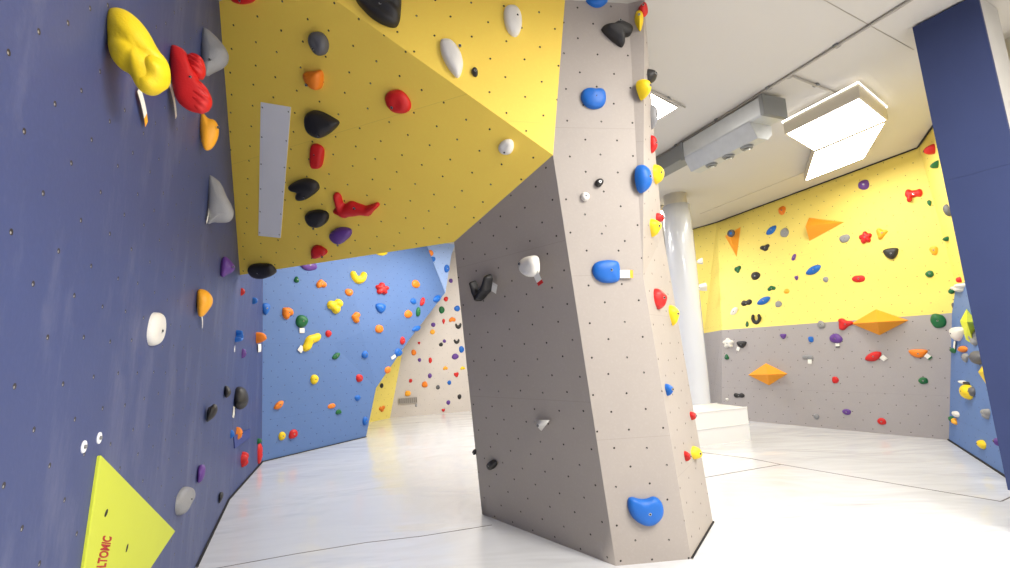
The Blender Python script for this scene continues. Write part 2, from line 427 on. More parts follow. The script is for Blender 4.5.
# ------------------------------------------------------------------ climbing holds
from mathutils.bvhtree import BVHTree
def _bvh(o): return BVHTree.FromPolygons([o.matrix_basis @ v.co for v in o.data.vertices], [tuple(p.vertices) for p in o.data.polygons])
BVH = {}
for ks, obs in (('C', [wb]), ('R', [wr, wy]), ('EB', [ce]), ('EU', [ce]), ('B', [wl]), ('N', [pil]), ('N2', [pil])):
    for k in [ks]: BVH[k] = [_bvh(o) for o in obs]
def local_plane(wall, x, y):
    base = PLN[wall]
    if wall not in BVH: return base
    d = ray(x, y).normalized(); best = None
    for b in BVH[wall]:
        r = b.ray_cast(EYEP, d)
        if r[0] is not None and (best is None or r[3] < best[3]): best = r
    if best is None: return base
    n = best[1] if best[1].dot(d) < 0 else -best[1]
    if wall in ('C', 'R', 'B'): n = base.n
    return Plane(best[0], n)
rnd = random.Random(7)
def field_mesh(name, caps, hw, hh, D, seed, n=22, flute=0, norm=True):
    rng = np.random.RandomState(seed); ph = rng.rand(6) * 6.28
    def f(p):
        g = []
        for c in caps:
            ax, ay, bx, by, r = c[:5]
            d = np.array([bx - ax, by - ay]); L2 = d @ d
            t = np.clip(((p - [ax, ay]) @ d) / L2, 0, 1) if L2 > 1e-9 else np.zeros(len(p))
            q = np.array([ax, ay]) + t[:, None] * d
            rr = r + ((c[5] - r) * t if len(c) > 5 else 0)
            g.append(1 - np.hypot(*(p - q).T) / rr)
        g = np.array(g); v = np.log(np.exp(9 * g).sum(0)) / 9
        an = np.arctan2(p[:, 1], p[:, 0])
        return v + 0.045 * np.sin(2 * an + ph[0]) + 0.035 * np.sin(3 * an + ph[1]) + 0.03 * np.sin(5 * p[:, 0] + ph[2]) * np.sin(4 * p[:, 1] + ph[3])
    xs = np.linspace(-1.25, 1.25, n + 1); X, Y = np.meshgrid(xs, xs); P = np.stack([X.ravel(), Y.ravel()], 1)
    v = f(P); inside = v > 0; N1 = n + 1
    cells = []
    for j in range(n):
        for i in range(n):
            a = j * N1 + i; q = [a, a + 1, a + N1 + 1, a + N1]
            if inside[q].any(): cells.append(q)
    used = sorted({k for c in cells for k in c})
    out = [k for k in used if not inside[k]]
    if out:
        Q = P[out].copy(); e = 1e-3
        for _ in range(6):
            v0 = f(Q); gx = (f(Q + [e, 0]) - v0) / e; gy = (f(Q + [0, e]) - v0) / e
            s = -v0 / np.maximum(gx * gx + gy * gy, 0.3); Q += np.stack([gx * s, gy * s], 1) * 0.9
        P[out] = Q
    v = f(P); fc = np.clip(v, 0, 1)
    h = D * np.sqrt(np.clip(1 - (1 - fc) ** 2, 0, 1))
    h = h * (1 + 0.10 * np.sin(3.1 * P[:, 0] + ph[4]) * np.cos(2.7 * P[:, 1] + ph[5]))
    if flute: h = h + D * 0.07 * np.sin(flute * P[:, 1]) * (fc > 0.05)
    mp = {k: i for i, k in enumerate(used)}
    if norm:
        U = P[used]; mn, mx_ = U.min(0), U.max(0); P = (P - (mn + mx_) / 2) / ((mx_ - mn) / 2)
    verts = [(P[k, 0] * hw, P[k, 1] * hh, h[k] if inside[k] else 0.0) for k in used]
    faces = [[mp[k] for k in c] for c in cells]
    # skirt down into the wall
    from collections import Counter
    ec = Counter()
    for fa in faces:
        for a, b in zip(fa, fa[1:] + fa[:1]): ec[(min(a, b), max(a, b))] += 1
    base = {}
    for fa in list(faces):
        for a, b in zip(fa, fa[1:] + fa[:1]):
            if ec[(min(a, b), max(a, b))] == 1:
                for k in (a, b):
                    if k not in base: base[k] = len(verts); verts.append((verts[k][0], verts[k][1], -0.003))
                faces.append([b, a, base[a], base[b]])
    me = bpy.data.meshes.new(name); me.from_pydata(verts, [], faces); me.update()
    for p in me.polygons: p.use_smooth = True
    # height and place for the bolt
    i = int(np.argmin([((P[k] ** 2).sum() if v[k] > 0.25 else 9) for k in used])); k = used[i]
    return me, (P[k, 0] * hw, P[k, 1] * hh, h[k])
def chaikin(p, n=2):
    for _ in range(n):
        q = []
        for a, b in zip(p, p[1:] + p[:1]):
            q.append((a[0] * .75 + b[0] * .25, a[1] * .75 + b[1] * .25)); q.append((a[0] * .25 + b[0] * .75, a[1] * .25 + b[1] * .75))
        p = q
    return p
def fan_mesh(name, outline, D, apex=None, both=False, sm=2, seed=0, flute=0, prof=2.0, groove=0):
    p = chaikin(list(outline), sm); n = len(p)
    if apex is None: apex = (sum(a[0] for a in p) / n, sum(a[1] for a in p) / n)
    R = max(math.hypot(a[0] - apex[0], a[1] - apex[1]) for a in p)
    rings = [1.0, 0.985, 0.94, 0.86, 0.74, 0.58, 0.4, 0.2]
    if flute: rings = [1.0, .985, .95, .9, .84, .77, .7, .63, .56, .49, .42, .35, .28, .21, .14, .07]; p = chaikin(p, 1); n = len(p)
    verts, faces = [], []
    def hgt(s, x, y):
        h = D * (max(0, 1 - s ** prof)) ** (1 / prof)
        e = Vector((x / R * 1.6 + seed * 3.1, y / R * 1.6, seed))
        h *= 1 + 0.13 * noise.noise(e)
        if flute: h += D * 0.13 * math.sin(flute * (x * 0.5 + y) / R) * (1 - s)**.3
        if groove: h -= D * 0.22 * math.exp(-(((x - apex[0]) * .55 + (y - apex[1])) / R * 9) ** 2) * (1 - s) ** .2
        return h
    def half(sg):
        st = len(verts)
        for s in rings:
            for a in p:
                x, y = apex[0] + (a[0] - apex[0]) * s, apex[1] + (a[1] - apex[1]) * s
                verts.append((x, y, sg * hgt(s, x, y)))
        verts.append((apex[0], apex[1], sg * hgt(0, *apex)))
        for r in range(len(rings) - 1):
            for i in range(n):
                a, b = st + r * n + i, st + r * n + (i + 1) % n
                q = [a, b, b + n, a + n]; faces.append(q if sg > 0 else q[::-1])
        c = len(verts) - 1
        for i in range(n):
            a, b = st + (len(rings) - 1) * n + i, st + (len(rings) - 1) * n + (i + 1) % n
            faces.append([a, b, c] if sg > 0 else [b, a, c])
        return st
    st = half(1)
    if both:
        s2 = half(-1)
        for i in range(n): faces.append([st + (i + 1) % n, st + i, s2 + i, s2 + (i + 1) % n])
    else:
        s2 = len(verts)
        for a in p: verts.append((a[0], a[1], -0.003))
        for i in range(n): faces.append([st + (i + 1) % n, st + i, s2 + i, s2 + (i + 1) % n])
    me = bpy.data.meshes.new(name); me.from_pydata(verts, [], faces); me.update()
    if both:
        bm = bmesh.new(); bm.from_mesh(me); bmesh.ops.remove_doubles(bm, verts=bm.verts[:], dist=1e-5); bmesh.ops.recalc_face_normals(bm, faces=bm.faces[:]); bm.to_mesh(me); bm.free()
    for q in me.polygons: q.use_smooth = True
    return me, (apex[0], apex[1], hgt(0, *apex))

def arc(a, b, r, w, n=6, w2=None):
    out = []
    for i in range(n):
        t0, t1 = math.radians(a + (b - a) * i / n), math.radians(a + (b - a) * (i + 1) / n)
        out.append((r * math.cos(t0), r * math.sin(t0), r * math.cos(t1), r * math.sin(t1), w))
    return out
def arms(angs, L, r0, r1): return [(0, 0, L * math.cos(math.radians(a)), L * math.sin(math.radians(a)), r0, r1) for a in angs]
KINDS = {   # field shapes inside the unit square
    'round': [(0, 0, 0, 0, 1.0)], 'oval': [(-.12, 0, .12, 0, .92)],
    'knob': [(0, .05, 0, .05, .85), (-.3, -.3, .3, -.3, .6)],
    'bean': [(-.55, -.15, -.1, .2, .5), (-.1, .2, .5, -.05, .5)],
    'crescent': arc(200, 345, .72, .34), 'horseshoe': arc(-210, 30, .68, .3, 8),
    'star': arms([90, 162, 234, 306, 18], .62, .5, .36), 'lumpy': [(-.45, .1, -.45, .1, .55), (.4, .3, .4, .3, .55), (.1, -.4, .1, -.4, .55)],
    'bone': [(-.65, .15, -.55, .35, .36), (.6, -.1, .7, .15, .34), (-.6, .2, .65, 0, .38), (-.6, -.4, -.45, .1, .3)],
    'claw': arms([110, 10, 250], .62, .5, .34), 'long': [(-.6, 0, .6, 0, .42)],
    'twin': [(-.5, 0, -.5, 0, .5), (.45, .1, .45, .1, .5), (-.4, 0, .4, 0, .3)],
}
OUTL = {    # outline shapes
    'tri': [(-.95, .8), (.95, .75), (.1, -1)], 'triup': [(-.9, -.8), (.9, -.8), (0, 1)], 'drop': [(-.55, .8), (.0, 1), (.6, .75), (.8, .2), (.35, -.6), (0, -1), (-.4, -.5), (-.8, .2)],
    'bowl': [(-1, .85), (1, .8), (.85, .0), (.35, -.85), (-.2, -.95), (-.8, -.2)], 'wedge': [(-1, .55), (-.2, 1), (1, .8), (.9, -.2), (.2, -1), (-.5, -.6)],
    'rect': [(-.85, .9), (.7, 1), (.95, .3), (.75, -1), (-.65, -.95), (-.9, 0)], 'leaf': [(-1, -.6), (-.4, .5), (.4, .9), (1, .7), (.7, -.3), (0, -.9)],
    'pod': [(-.3, 1), (.4, .9), (.95, .2), (.8, -.5), (.2, -1), (-.5, -.95), (-.9, -.2), (-.8, .6)],
}
SHAPE = {'round': 'rounded', 'oval': 'oval', 'knob': 'knobbly', 'bean': 'bean-shaped', 'crescent': 'crescent', 'horseshoe': 'horseshoe-shaped', 'star': 'star-like',
         'lumpy': 'lumpy', 'bone': 'forked', 'claw': 'three-armed', 'long': 'elongated', 'twin': 'double-lobed', 'tri': 'triangular', 'triup': 'pointed', 'drop': 'teardrop',
         'bowl': 'bowl-shaped', 'wedge': 'wedge-shaped', 'rect': 'blocky', 'leaf': 'leaf-shaped', 'pod': 'pod-shaped'}
WALLN = {'A': 'near navy wall', 'B': 'navy corner panel', 'C': 'blue back wall', 'S': 'yellow overhang underside', 'Y': 'bright yellow face above the overhang',
         'D': 'dark side of the grey pillar', 'L': 'front of the grey pillar', 'U': 'front of the grey pillar', 'N': 'narrow side of the grey pillar', 'N2': 'narrow side of the grey pillar',
         'G': 'far grey wall', 'F': 'far yellow strip', 'E2': 'pale blue far facet', 'R': 'hall wall', 'Q': 'yellow corner strip', 'EB': 'blue slab beside the navy column', 'EU': 'yellow wall above the blue slab'}
HOLDS = []
def add_bolt(root, loc, r, m=None):
    bm = bmesh.new()
    bmesh.ops.create_cone(bm, cap_ends=True, segments=10, radius1=r * 1.55, radius2=r * 1.55, depth=0.006)
    n1 = len(bm.faces)
    g = bmesh.ops.create_cone(bm, cap_ends=True, segments=6, radius1=r, radius2=r * .9, depth=0.012)
    for i, f in enumerate(bm.faces): f.material_index = 0 if i < n1 else 1
    me = bpy.data.meshes.new('bolt'); bm.to_mesh(me); bm.free()
    o = link('bolt', me, mats=[M_HOLE, M_BOLT], parent=root); o.location = loc
    return o
def add_tag(root, pl, px, a, L, Wd, endc='amber', off=0.012):
    """a paper label hanging from the hold, drawn at its own place on the wall plane"""
    P = pl.at(*px, off); Q = pl.at(px[0] + 1, px[1], off); Q2 = pl.at(px[0], px[1] - 1, off)
    ex, ey = (Q - P), (Q2 - P)
    ca, sa = math.cos(math.radians(a)), math.sin(math.radians(a))
    dx = (ex * ca + ey * sa); dy = pl.n.cross(dx.normalized()); 
    hl = dx.length * L / 2; wpx = 1 / max(1e-6, proj_len(P, dy)); hw = Wd / 2 * wpx
    dx = dx.normalized()
    R = root.matrix_basis.inverted()
    verts, faces, mi = [], [], []
    N = 8
    for s in (0, 1):
        for i in range(N + 1):
            t = i / N; bend = math.sin(t * 3.0) * hl * 0.05
            c = P + dx * (hl * (2 * t - 1)) + pl.n * (bend + s * 0.0012)
            verts += [R @ (c - dy * hw), R @ (c + dy * hw)]
    for i in range(N):
        a_, o2 = 2 * i, 2 * (N + 1)
        faces.append([a_, a_ + 1, a_ + 3, a_ + 2]); mi.append(1 if i >= N * .66 else 0)
        faces.append([o2 + a_, o2 + a_ + 2, o2 + a_ + 3, o2 + a_ + 1]); mi.append(1 if i >= N * .66 else 0)
    me = bpy.data.meshes.new('paper_tag'); me.from_pydata([tuple(v) for v in verts], [], faces); me.update()
    for p, k in zip(me.polygons, mi): p.material_index = k
    return link('paper_tag', me, mats=[M_TAG, HM[endc]], parent=root)
def proj_len(P, d):
    a = proj(P); b = proj(P + d * 0.01); return math.hypot(a[0] - b[0], a[1] - b[1]) / 0.01
def frame(root_loc, u, v, n):
    return Matrix(((u.x, v.x, n.x, root_loc.x), (u.y, v.y, n.y, root_loc.y), (u.z, v.z, n.z, root_loc.z), (0, 0, 0, 1)))
def hold(wall, x, y, w, h, color, kind='round', rot=0, label=None, tagd=None, prot=None, size=None, group=None, extra=None, flute=0, bolt=True, name='climbing_hold'):
    pl = local_plane(wall, x, y); P = pl.at(x, y); k = len(HOLDS)
    if wall in ('N', 'N2'):     # turned a little towards the open side, as bolted on beside the arris
        to = EYEP - P; to.z = 0
        pl = Plane(P, pl.n + to.normalized() * 0.45)
    su, sv, sn = proj_len(P, pl.u), proj_len(P, pl.v), proj_len(P, pl.n)
    hh = h / sv / 2; hw = w / su / 2
    D = (prot if prot else 0.5 * min(hw, hh) * 1.15)
    if su < 0.55 * sn and prot is None:       # seen edge-on: most of the width is how far it stands out
        hw = min(hw, 0.42 * hh * 2 * .8); D = max(0.02, (w - hw * su) / sn)
        D = min(D, 1.6 * hh)
    c0 = proj(P); c1_ = proj(P + pl.n * D)
    P = pl.at(x - 0.42 * (c1_[0] - c0[0]), y - 0.42 * (c1_[1] - c0[1]))
    ang = math.radians(rot); u = pl.u * math.cos(ang) + pl.v * math.sin(ang); v = pl.n.cross(u)
    if abs(math.sin(ang)) > 0.7: hw, hh = hh, hw
    if kind in OUTL: me, bl = fan_mesh('climbing_hold', [(a * hw, b * hh) for a, b in OUTL[kind]], D, seed=k, flute=flute, prof=2.2)
    else: me, bl = field_mesh('climbing_hold', KINDS[kind], hw, hh, D, k + 3, n=24 if max(w, h) > 12 else 14, flute=flute)
    o = link(name, me, HM[color]); o.matrix_world = frame(P, u, v, pl.n)
    if bolt and max(w, h) > 7.5: add_bolt(o, (bl[0], bl[1], bl[2] - 0.002), min(0.007, 0.12 * min(hw, hh)) + 0.001)
    if tagd: add_tag(o, pl, *tagd[:1], *tagd[1:])
    HOLDS.append(dict(o=o, wall=wall, x=x, y=y, w=w, h=h, color=color, kind=kind, label=label, group=group))
    return o
def outline_hold(wall, pts, color, D, label, apex=None, tagd=None, sm=2, flute=0, bolt=None, prof=2.9, off=0.0, groove=0):
    """a big hold whose outline lies on its wall"""
    pl = PLN[wall]; W = [pl.at(*p, off) for p in pts]; c = sum(W, Vector()) / len(W)
    loc = [((q - c).dot(pl.u), (q - c).dot(pl.v)) for q in W]
    if sum(a[0] * b[1] - a[1] * b[0] for a, b in zip(loc, loc[1:] + loc[:1])) < 0: loc = loc[::-1]
    ap = None
    if apex: q = pl.at(*apex, off); ap = ((q - c).dot(pl.u), (q - c).dot(pl.v))
    me, bl = fan_mesh('climbing_hold', loc, D, apex=ap, sm=sm, seed=len(HOLDS), flute=flute, prof=prof, groove=groove)
    o = link('climbing_hold', me, HM[color]); o.matrix_world = frame(c, pl.u, pl.v, pl.n)
    if bolt:
        q = pl.at(*bolt, off); s = .93
        add_bolt(o, ((q - c).dot(pl.u), (q - c).dot(pl.v), D * s), 0.0075)
    else: add_bolt(o, (bl[0], bl[1], bl[2] - 0.002), 0.0065)
    if tagd: add_tag(o, pl, *tagd)
    xs = [p[0] for p in pts]; ys = [p[1] for p in pts]
    HOLDS.append(dict(o=o, wall=wall, x=sum(xs) / len(xs), y=sum(ys) / len(ys), w=max(xs) - min(xs), h=max(ys) - min(ys), color=color, kind=None, label=label, group=None))
    return o
def side_hold(wall, base, pieces, color, label, thick, tagd=None, flute=0, bolt=None, parts=None, groove=0):
    """a hold standing far out of a wall seen edge-on: profile in the plane square to the wall, rounded to both sides"""
    pl = local_plane(wall, *base); B = pl.at(*base)
    pn = Plane(B, pl.u); nx, ny = pl.n, pl.v
    if pn.n.dot(nx.cross(ny)) < 0: zz = -pn.n
    else: zz = pn.n
    o = None
    for i, pts in enumerate(pieces):
        W = [pn.at(*p) for p in pts]
        loc = [((q - B).dot(nx), (q - B).dot(ny)) for q in W]
        if sum(a[0] * b[1] - a[1] * b[0] for a, b in zip(loc, loc[1:] + loc[:1])) < 0: loc = loc[::-1]
        me, bl = fan_mesh('climbing_hold' if i == 0 else 'lobe', loc, thick if i == 0 else thick * .85, both=True, seed=len(HOLDS) + i, flute=(flute[i] if isinstance(flute, tuple) else flute), prof=2.0, groove=groove if i == 0 else 0)
        q = link('climbing_hold' if i == 0 else 'lobe', me, HM[color], parent=o)
        if o is None: o = q; o.matrix_world = frame(B, nx, ny, nx.cross(ny))
    if tagd: add_tag(o, pl, *tagd)
    if bolt:
        q = pn.at(*bolt); s = -1 if zz.dot(nx.cross(ny)) < 0 else 1
        fz = 1 if (EYEP - B).dot(nx.cross(ny)) > 0 else -1
        add_bolt(o, ((q - B).dot(nx), (q - B).dot(ny), fz * thick * .9), 0.0055)
    xs = [p[0] for pp in pieces for p in pp]; ys = [p[1] for pp in pieces for p in pp]
    HOLDS.append(dict(o=o, wall=wall, x=sum(xs) / len(xs), y=sum(ys) / len(ys), w=max(xs) - min(xs), h=max(ys) - min(ys), color=color, kind=None, label=label, group=None))
    return o
def Q(sc, ox, oy, pts): return [(ox + a * sc, oy + b * sc) for a, b in pts]

# --- near navy wall: big holds that stand out towards the room
side_hold('A', (107, 50), [Q(.352, 0, 0, [(302, 38), (330, 25), (375, 40), (420, 85), (452, 148), (480, 178), (482, 225), (455, 258), (415, 266), (388, 250), (368, 205), (332, 188), (308, 150)]),
      Q(.352, 0, 0, [(380, 205), (410, 180), (440, 150), (470, 165), (483, 190), (484, 228), (458, 260), (418, 268), (390, 250)])],
          'yellow', 'largest yellow creased hold high on the navy wall with a paper tag below it', 0.075, tagd=((142.5, 107), -78, 36, 6, 'amber'), groove=1, flute=(0, 6))
side_hold('A', (169, 75), [Q(.2464, 160, 20, [(38, 110), (60, 100), (110, 130), (140, 200), (165, 260), (200, 300), (215, 340), (190, 374), (150, 378), (100, 360), (60, 320), (45, 230)]),
                           Q(.2464, 160, 20, [(100, 150), (130, 135), (170, 150), (188, 195), (182, 235), (150, 243), (118, 215)]),
                           Q(.2464, 160, 20, [(110, 290), (150, 240), (180, 262), (205, 300), (216, 340), (192, 375), (150, 380), (115, 345)])],
          'red', 'red ribbed double-lobed hold beside the big yellow hold on the navy wall', 0.06, tagd=((173, 101), -80, 34, 3.5, 'white'), flute=(0, 15, 17), bolt=(192, 83))
side_hold('A', (202, 52), [Q(.2464, 160, 20, [(165, 35), (185, 32), (235, 75), (278, 130), (280, 165), (262, 190), (215, 212), (185, 232), (170, 190), (166, 110)])],
          'grey', 'pale grey cone-like hold with stitched ridge beside the yellow overhang', 0.07, bolt=(211, 65))
side_hold('A', (200, 132), [Q(.2464, 160, 20, [(163, 378), (178, 378), (195, 402), (225, 405), (242, 440), (235, 485), (210, 525), (182, 532), (168, 500), (161, 440)])],
          'amber', 'bright orange folded hold under the red ribbed hold', 0.045, bolt=(219, 130))
side_hold('A', (208, 199), [Q(.2294, 195, 160, [(58, 65), (75, 68), (115, 100), (138, 160), (165, 205), (168, 240), (150, 270), (110, 272), (75, 270), (55, 230), (58, 150)]),
      Q(.2294, 195, 160, [(62, 215), (95, 190), (140, 182), (168, 210), (170, 245), (150, 272), (110, 274), (75, 270), (50, 285)])],
          'grey', 'pale grey twisted hold hanging beside the edge of the yellow overhang', 0.05, tagd=((207.5, 216), -100, 14, 2.5, 'white'))
side_hold('A', (221, 266), [Q(.2294, 195, 160, [(118, 425), (135, 418), (158, 440), (178, 465), (165, 490), (140, 500), (120, 515), (108, 500), (110, 460)])],
          'purple', 'purple pyramid hold at the lower corner of the yellow overhang', 0.06, bolt=(234, 268))
side_hold('A', (197, 303), [Q(.2817, 190, 240, [(25, 180), (40, 172), (65, 182), (82, 205), (80, 228), (65, 250), (45, 274), (28, 272), (24, 225)])],
          'amber', 'bright orange half-dome hold with a small tag on the navy wall', 0.07, tagd=((202, 322), -88, 12, 2, 'white'))
outline_hold('A', Q(.352, 0, 180, [(428, 378), (445, 375), (460, 385), (458, 430), (448, 462), (430, 474), (418, 465), (416, 430)]), 'white', 0.035,
             'off-white oval hold alone in the middle of the navy wall', bolt=(154, 331))
outline_hold('A', Q(.352, 0, 368, [(508, 350), (522, 335), (540, 342), (542, 365), (530, 385), (515, 415), (500, 422), (496, 400), (500, 370)]), 'grey', 0.05,
             'speckled grey split hold low on the navy wall beside the lime triangular board')
side_hold('A', (206, 412), [Q(.2114, 190, 380, [(84, 128), (98, 125), (110, 112), (128, 118), (132, 145), (118, 172), (98, 190), (78, 202), (76, 180)])],
          'black', 'black double-knobbed hold on the navy wall beside the corner fold', 0.06)
side_hold('A', (198, 474), [Q(.2114, 190, 380, [(38, 408), (55, 398), (70, 405), (74, 430), (66, 465), (52, 484), (36, 488), (34, 450)])],
          'purple', 'purple elongated hold low on the navy wall above the floor edge', 0.06)
side_hold('A', (224.5, 392), [Q(.2114, 190, 380, [(163, 28), (178, 26), (195, 48), (194, 68), (178, 84), (164, 84)])], 'black', 'small black half-dome hold beside the large charcoal dome', 0.07)
side_hold('B', (236, 398), [Q(.2114, 190, 380, [(212, 40), (235, 28), (262, 42), (278, 85), (268, 125), (240, 143), (215, 132), (207, 90)])],
          'black', 'large charcoal dome hold on the navy corner panel with tag below', 0.16, tagd=((233.5, 412), -95, 11, 2, 'white'))
side_hold('A', (219, 496), [Q(.2114, 190, 380, [(137, 532), (155, 530), (160, 545), (150, 570), (136, 590)])], 'black', 'black hold at the very foot of the navy wall', 0.06)
hold('B', 237.8, 336.5, 9, 13, 'blue', 'horseshoe', 60, 'blue hooked hold with tag on the navy corner panel', tagd=((234, 348), -90, 8, 1.6, 'white'))
hold('B', 260.4, 337.5, 10, 11, 'orange', 'rect', 0, 'orange block hold with hanging tags at the corner fold', tagd=((259.5, 348), -90, 8, 3, 'white'))
hold('B', 242.3, 291.7, 5, 8, 'red', 'round', 0, 'small red hold just below the overhang corner')
hold('B', 254.3, 300.7, 10, 7, 'blue', 'rect', 0, 'blue block hold beside the taller blue hold near the corner fold')
hold('B', 243.5, 353.3, 6, 10, 'purple', 'pod', 0, 'small purple hold on the navy corner panel')
hold('B', 231.8, 434, 6, 9, 'blue', 'round', 0, 'small blue round hold touching the orange one by the access hatch')
hold('B', 238.2, 433, 9, 14, 'orange', 'drop', 180, 'orange hold in front of the access hatch')
hold('B', 244.6, 459.5, 8, 15, 'red', 'lumpy', 0, 'red lumpy hold below the access hatch')
hold('B', 259.3, 440.5, 5, 8, 'green', 'triup', 0, 'small green hold on top of the tall red one at the corner fold')
hold('B', 260.2, 453.5, 5.5, 21, 'red', 'rect', 0, 'tall narrow red hold at the foot of the corner fold')

# --- blue back wall
Chold = [
 (266, 309, 9, 13, 'blue', 'wedge', 0), (297, 278.8, 8, 9, 'green', 'triup', 0), (322, 283.8, 10, 9, 'orange', 'bean', 0), (359.4, 277.2, 16, 13, 'yellow', 'crescent', 0),
 (349.6, 292.3, 8, 7, 'orange', 'oval', 0), (382.8, 288.3, 13, 12, 'red', 'star', 0), (416.4, 283.8, 8, 8, 'orange', 'round', 0), (336, 306, 15, 15, 'yellow', 'lumpy', 0),
 (381, 308.3, 11, 11, 'blue', 'wedge', 0), (413.8, 301.2, 6, 6, 'blue', 'round', 0), (408.7, 313.8, 8, 8, 'orange', 'round', 0), (418.4, 312, 6, 10, 'green', 'leaf', 30),
 (287.8, 312.3, 11, 12, 'orange', 'bean', 40), (356.6, 317, 8, 11, 'orange', 'bean', 70), (379.7, 328.7, 8, 8, 'orange', 'knob', 0), (416.6, 328.7, 10, 7, 'blue', 'leaf', 0),
 (422.6, 301.8, 7, 8, 'red', 'leaf', 30), (329, 333.7, 6, 7, 'red', 'round', 0), (336.3, 356, 9, 8, 'green', 'leaf', 0), (365.4, 354.6, 6, 8, 'blue', 'round', 0),
 (403, 340.6, 5, 8, 'red', 'oval', 70), (388, 370, 6, 7, 'orange', 'round', 0), (315, 379.3, 9, 10, 'yellow', 'pod', 0), (360, 378, 7, 8, 'red', 'round', 0),
 (358, 398, 6, 6, 'blue', 'round', 0), (279, 405.2, 11, 10, 'orange', 'leaf', 0), (332, 406, 8, 5, 'orange', 'oval', 0), (339, 411.8, 6, 5, 'green', 'knob', 0),
 (365.7, 421, 6, 9, 'blue', 'pod', 0), (282.5, 436, 8, 9, 'yellow', 'pod', 0), (293.8, 434, 9, 9, 'red', 'knob', 0), (437.4, 298.6, 9, 9, 'blue', 'leaf', 0),
 (381.3, 251.5, 14, 8, 'yellow', 'round', 0), (309.5, 265.5, 17, 10, 'purple', 'oval', 0)]
for c in Chold: hold('C', *c[:6], c[6])
hold('C', 302.8, 321.4, 12, 13, 'green', 'round', 0, 'dark green round hold with a white tag under it on the blue back wall', tagd=((302, 330.5), -90, 5, 5, 'white'))
hold('C', 311.8, 341, 22, 12, 'yellow', 'bean', 35, 'long yellow curved hold with a white tag at its end on the blue wall', tagd=((301, 349), 235, 6, 5, 'white'))
hold('C', 398.9, 352.3, 8, 8, 'blue', 'round', 0, 'blue hold with a white tag near the slanting edge of the blue wall', tagd=((393.5, 357), 215, 5, 3, 'white'))

# --- far end
hold('E2', 430.8, 253, 6, 6, 'orange', 'round', 0, 'orange hold on the pale blue facet under the overhang edge')
hold('E2', 433.3, 259.3, 5, 5, 'blue', 'round', 0, 'smaller blue hold on the pale blue facet below the orange one')
hold('E2', 447.2, 268.6, 6, 8, 'blue', 'pod', 0, 'larger blue hold low on the pale blue facet')
hold('F', 381.9, 385.8, 3.5, 5, 'black', 'round', 0, 'tiny black hold at the top of the far yellow strip')
hold('F', 382.3, 409, 6, 6, 'orange', 'lumpy', 0, 'small orange hold low on the far yellow strip')
Ghold = [(450.9, 280.7, 4, 4.5, 'purple', 'round'), (446, 299, 4.5, 5, 'red', 'round'), (441.9, 309.8, 6.5, 7.5, 'green', 'pod'), (457.2, 308.4, 6, 6, 'blue', 'round'),
 (443.7, 321.5, 4, 6, 'red', 'drop'), (452.4, 319.5, 7, 5, 'orange', 'bean'), (458.5, 326, 6.5, 6, 'black', 'crescent'), (433.3, 324.7, 4.5, 4.5, 'purple', 'round'),
 (432.5, 331.8, 5, 5, 'amber', 'round'), (441, 344.4, 4, 4, 'black', 'round'), (444.5, 341, 3.5, 3.5, 'purple', 'round'), (419, 343.3, 4, 4, 'red', 'tri'),
 (413.9, 352.4, 5, 6, 'orange', 'round'), (456.8, 341.5, 6, 5, 'black', 'crescent'), (461.7, 349.3, 6, 7, 'blue', 'pod'), (455.4, 356.4, 7, 6, 'purple', 'round'),
 (462.8, 368, 5, 3.5, 'yellow', 'bean'), (430.4, 360.3, 4, 6, 'red', 'pod'), (419.5, 360, 3.5, 4, 'purple', 'round'), (445.5, 368, 5, 4, 'amber', 'bean'),
 (456.4, 374.8, 5, 5, 'red', 'lumpy'), (430, 375.8, 4, 5, 'purple', 'round'), (410.7, 380.8, 3.5, 4, 'red', 'round'), (449.4, 382.7, 4, 4.5, 'blue', 'round'),
 (424.8, 384.4, 6, 6, 'orange', 'knob'), (438, 387.3, 4, 4.5, 'charcoal', 'round'), (407.9, 393.4, 6, 5.5, 'amber', 'knob'), (448.4, 402.6, 4, 4.5, 'purple', 'round'),
 (459.6, 396.8, 4, 5, 'black', 'round'), (416.2, 405.5, 2.5, 3, 'grey', 'round'), (443.4, 410.3, 4, 3.5, 'red', 'bowl')]
for c in Ghold: hold('G', *c)

# --- underside of the overhang
outline_hold('S', [(231, -6), (258, -6), (256, 1), (248, 4.5), (240, 4), (233, 1)], 'red', 0.05, 'red hold cut by the upper picture edge on the yellow overhang underside')
outline_hold('S', Q(.352, 210, 0, [(285, 92), (310, 88), (330, 100), (340, 125), (335, 150), (320, 159), (300, 150), (285, 120)]), 'charcoal', 0.07, 'charcoal pitted oval hold, the highest in the row beside the white plate', bolt=(318, 47))
outline_hold('S', Q(.352, 210, 0, [(268, 202), (295, 204), (322, 195), (324, 240), (312, 257), (290, 248), (272, 225)]), 'orange', 0.07, 'orange wedge hold between the charcoal and the large black hold on the overhang', bolt=(311, 83), sm=2)
outline_hold('S', Q(.246, 280, 90, [(108, 95), (135, 80), (170, 85), (225, 115), (246, 130), (235, 150), (195, 185), (160, 194), (125, 175), (106, 140)]), 'black', 0.09, 'black smooth egg-shaped hold beside the top of the white plate', bolt=(324, 133.5))
outline_hold('S', Q(.246, 280, 90, [(127, 220), (150, 215), (180, 232), (182, 260), (172, 318), (135, 320), (125, 300)]), 'red', 0.055, 'red upright block hold between two black holds on the overhang', bolt=(317.6, 153))
o = outline_hold('S', Q(.246, 280, 90, [(75, 365), (115, 355), (155, 372), (165, 400), (145, 420), (110, 444), (75, 448), (65, 430), (78, 410), (45, 405), (36, 388), (55, 376)]), 'black', 0.075, 'black lobed hold beside the lower half of the white plate', bolt=(308.5, 195), apex=(309, 188))
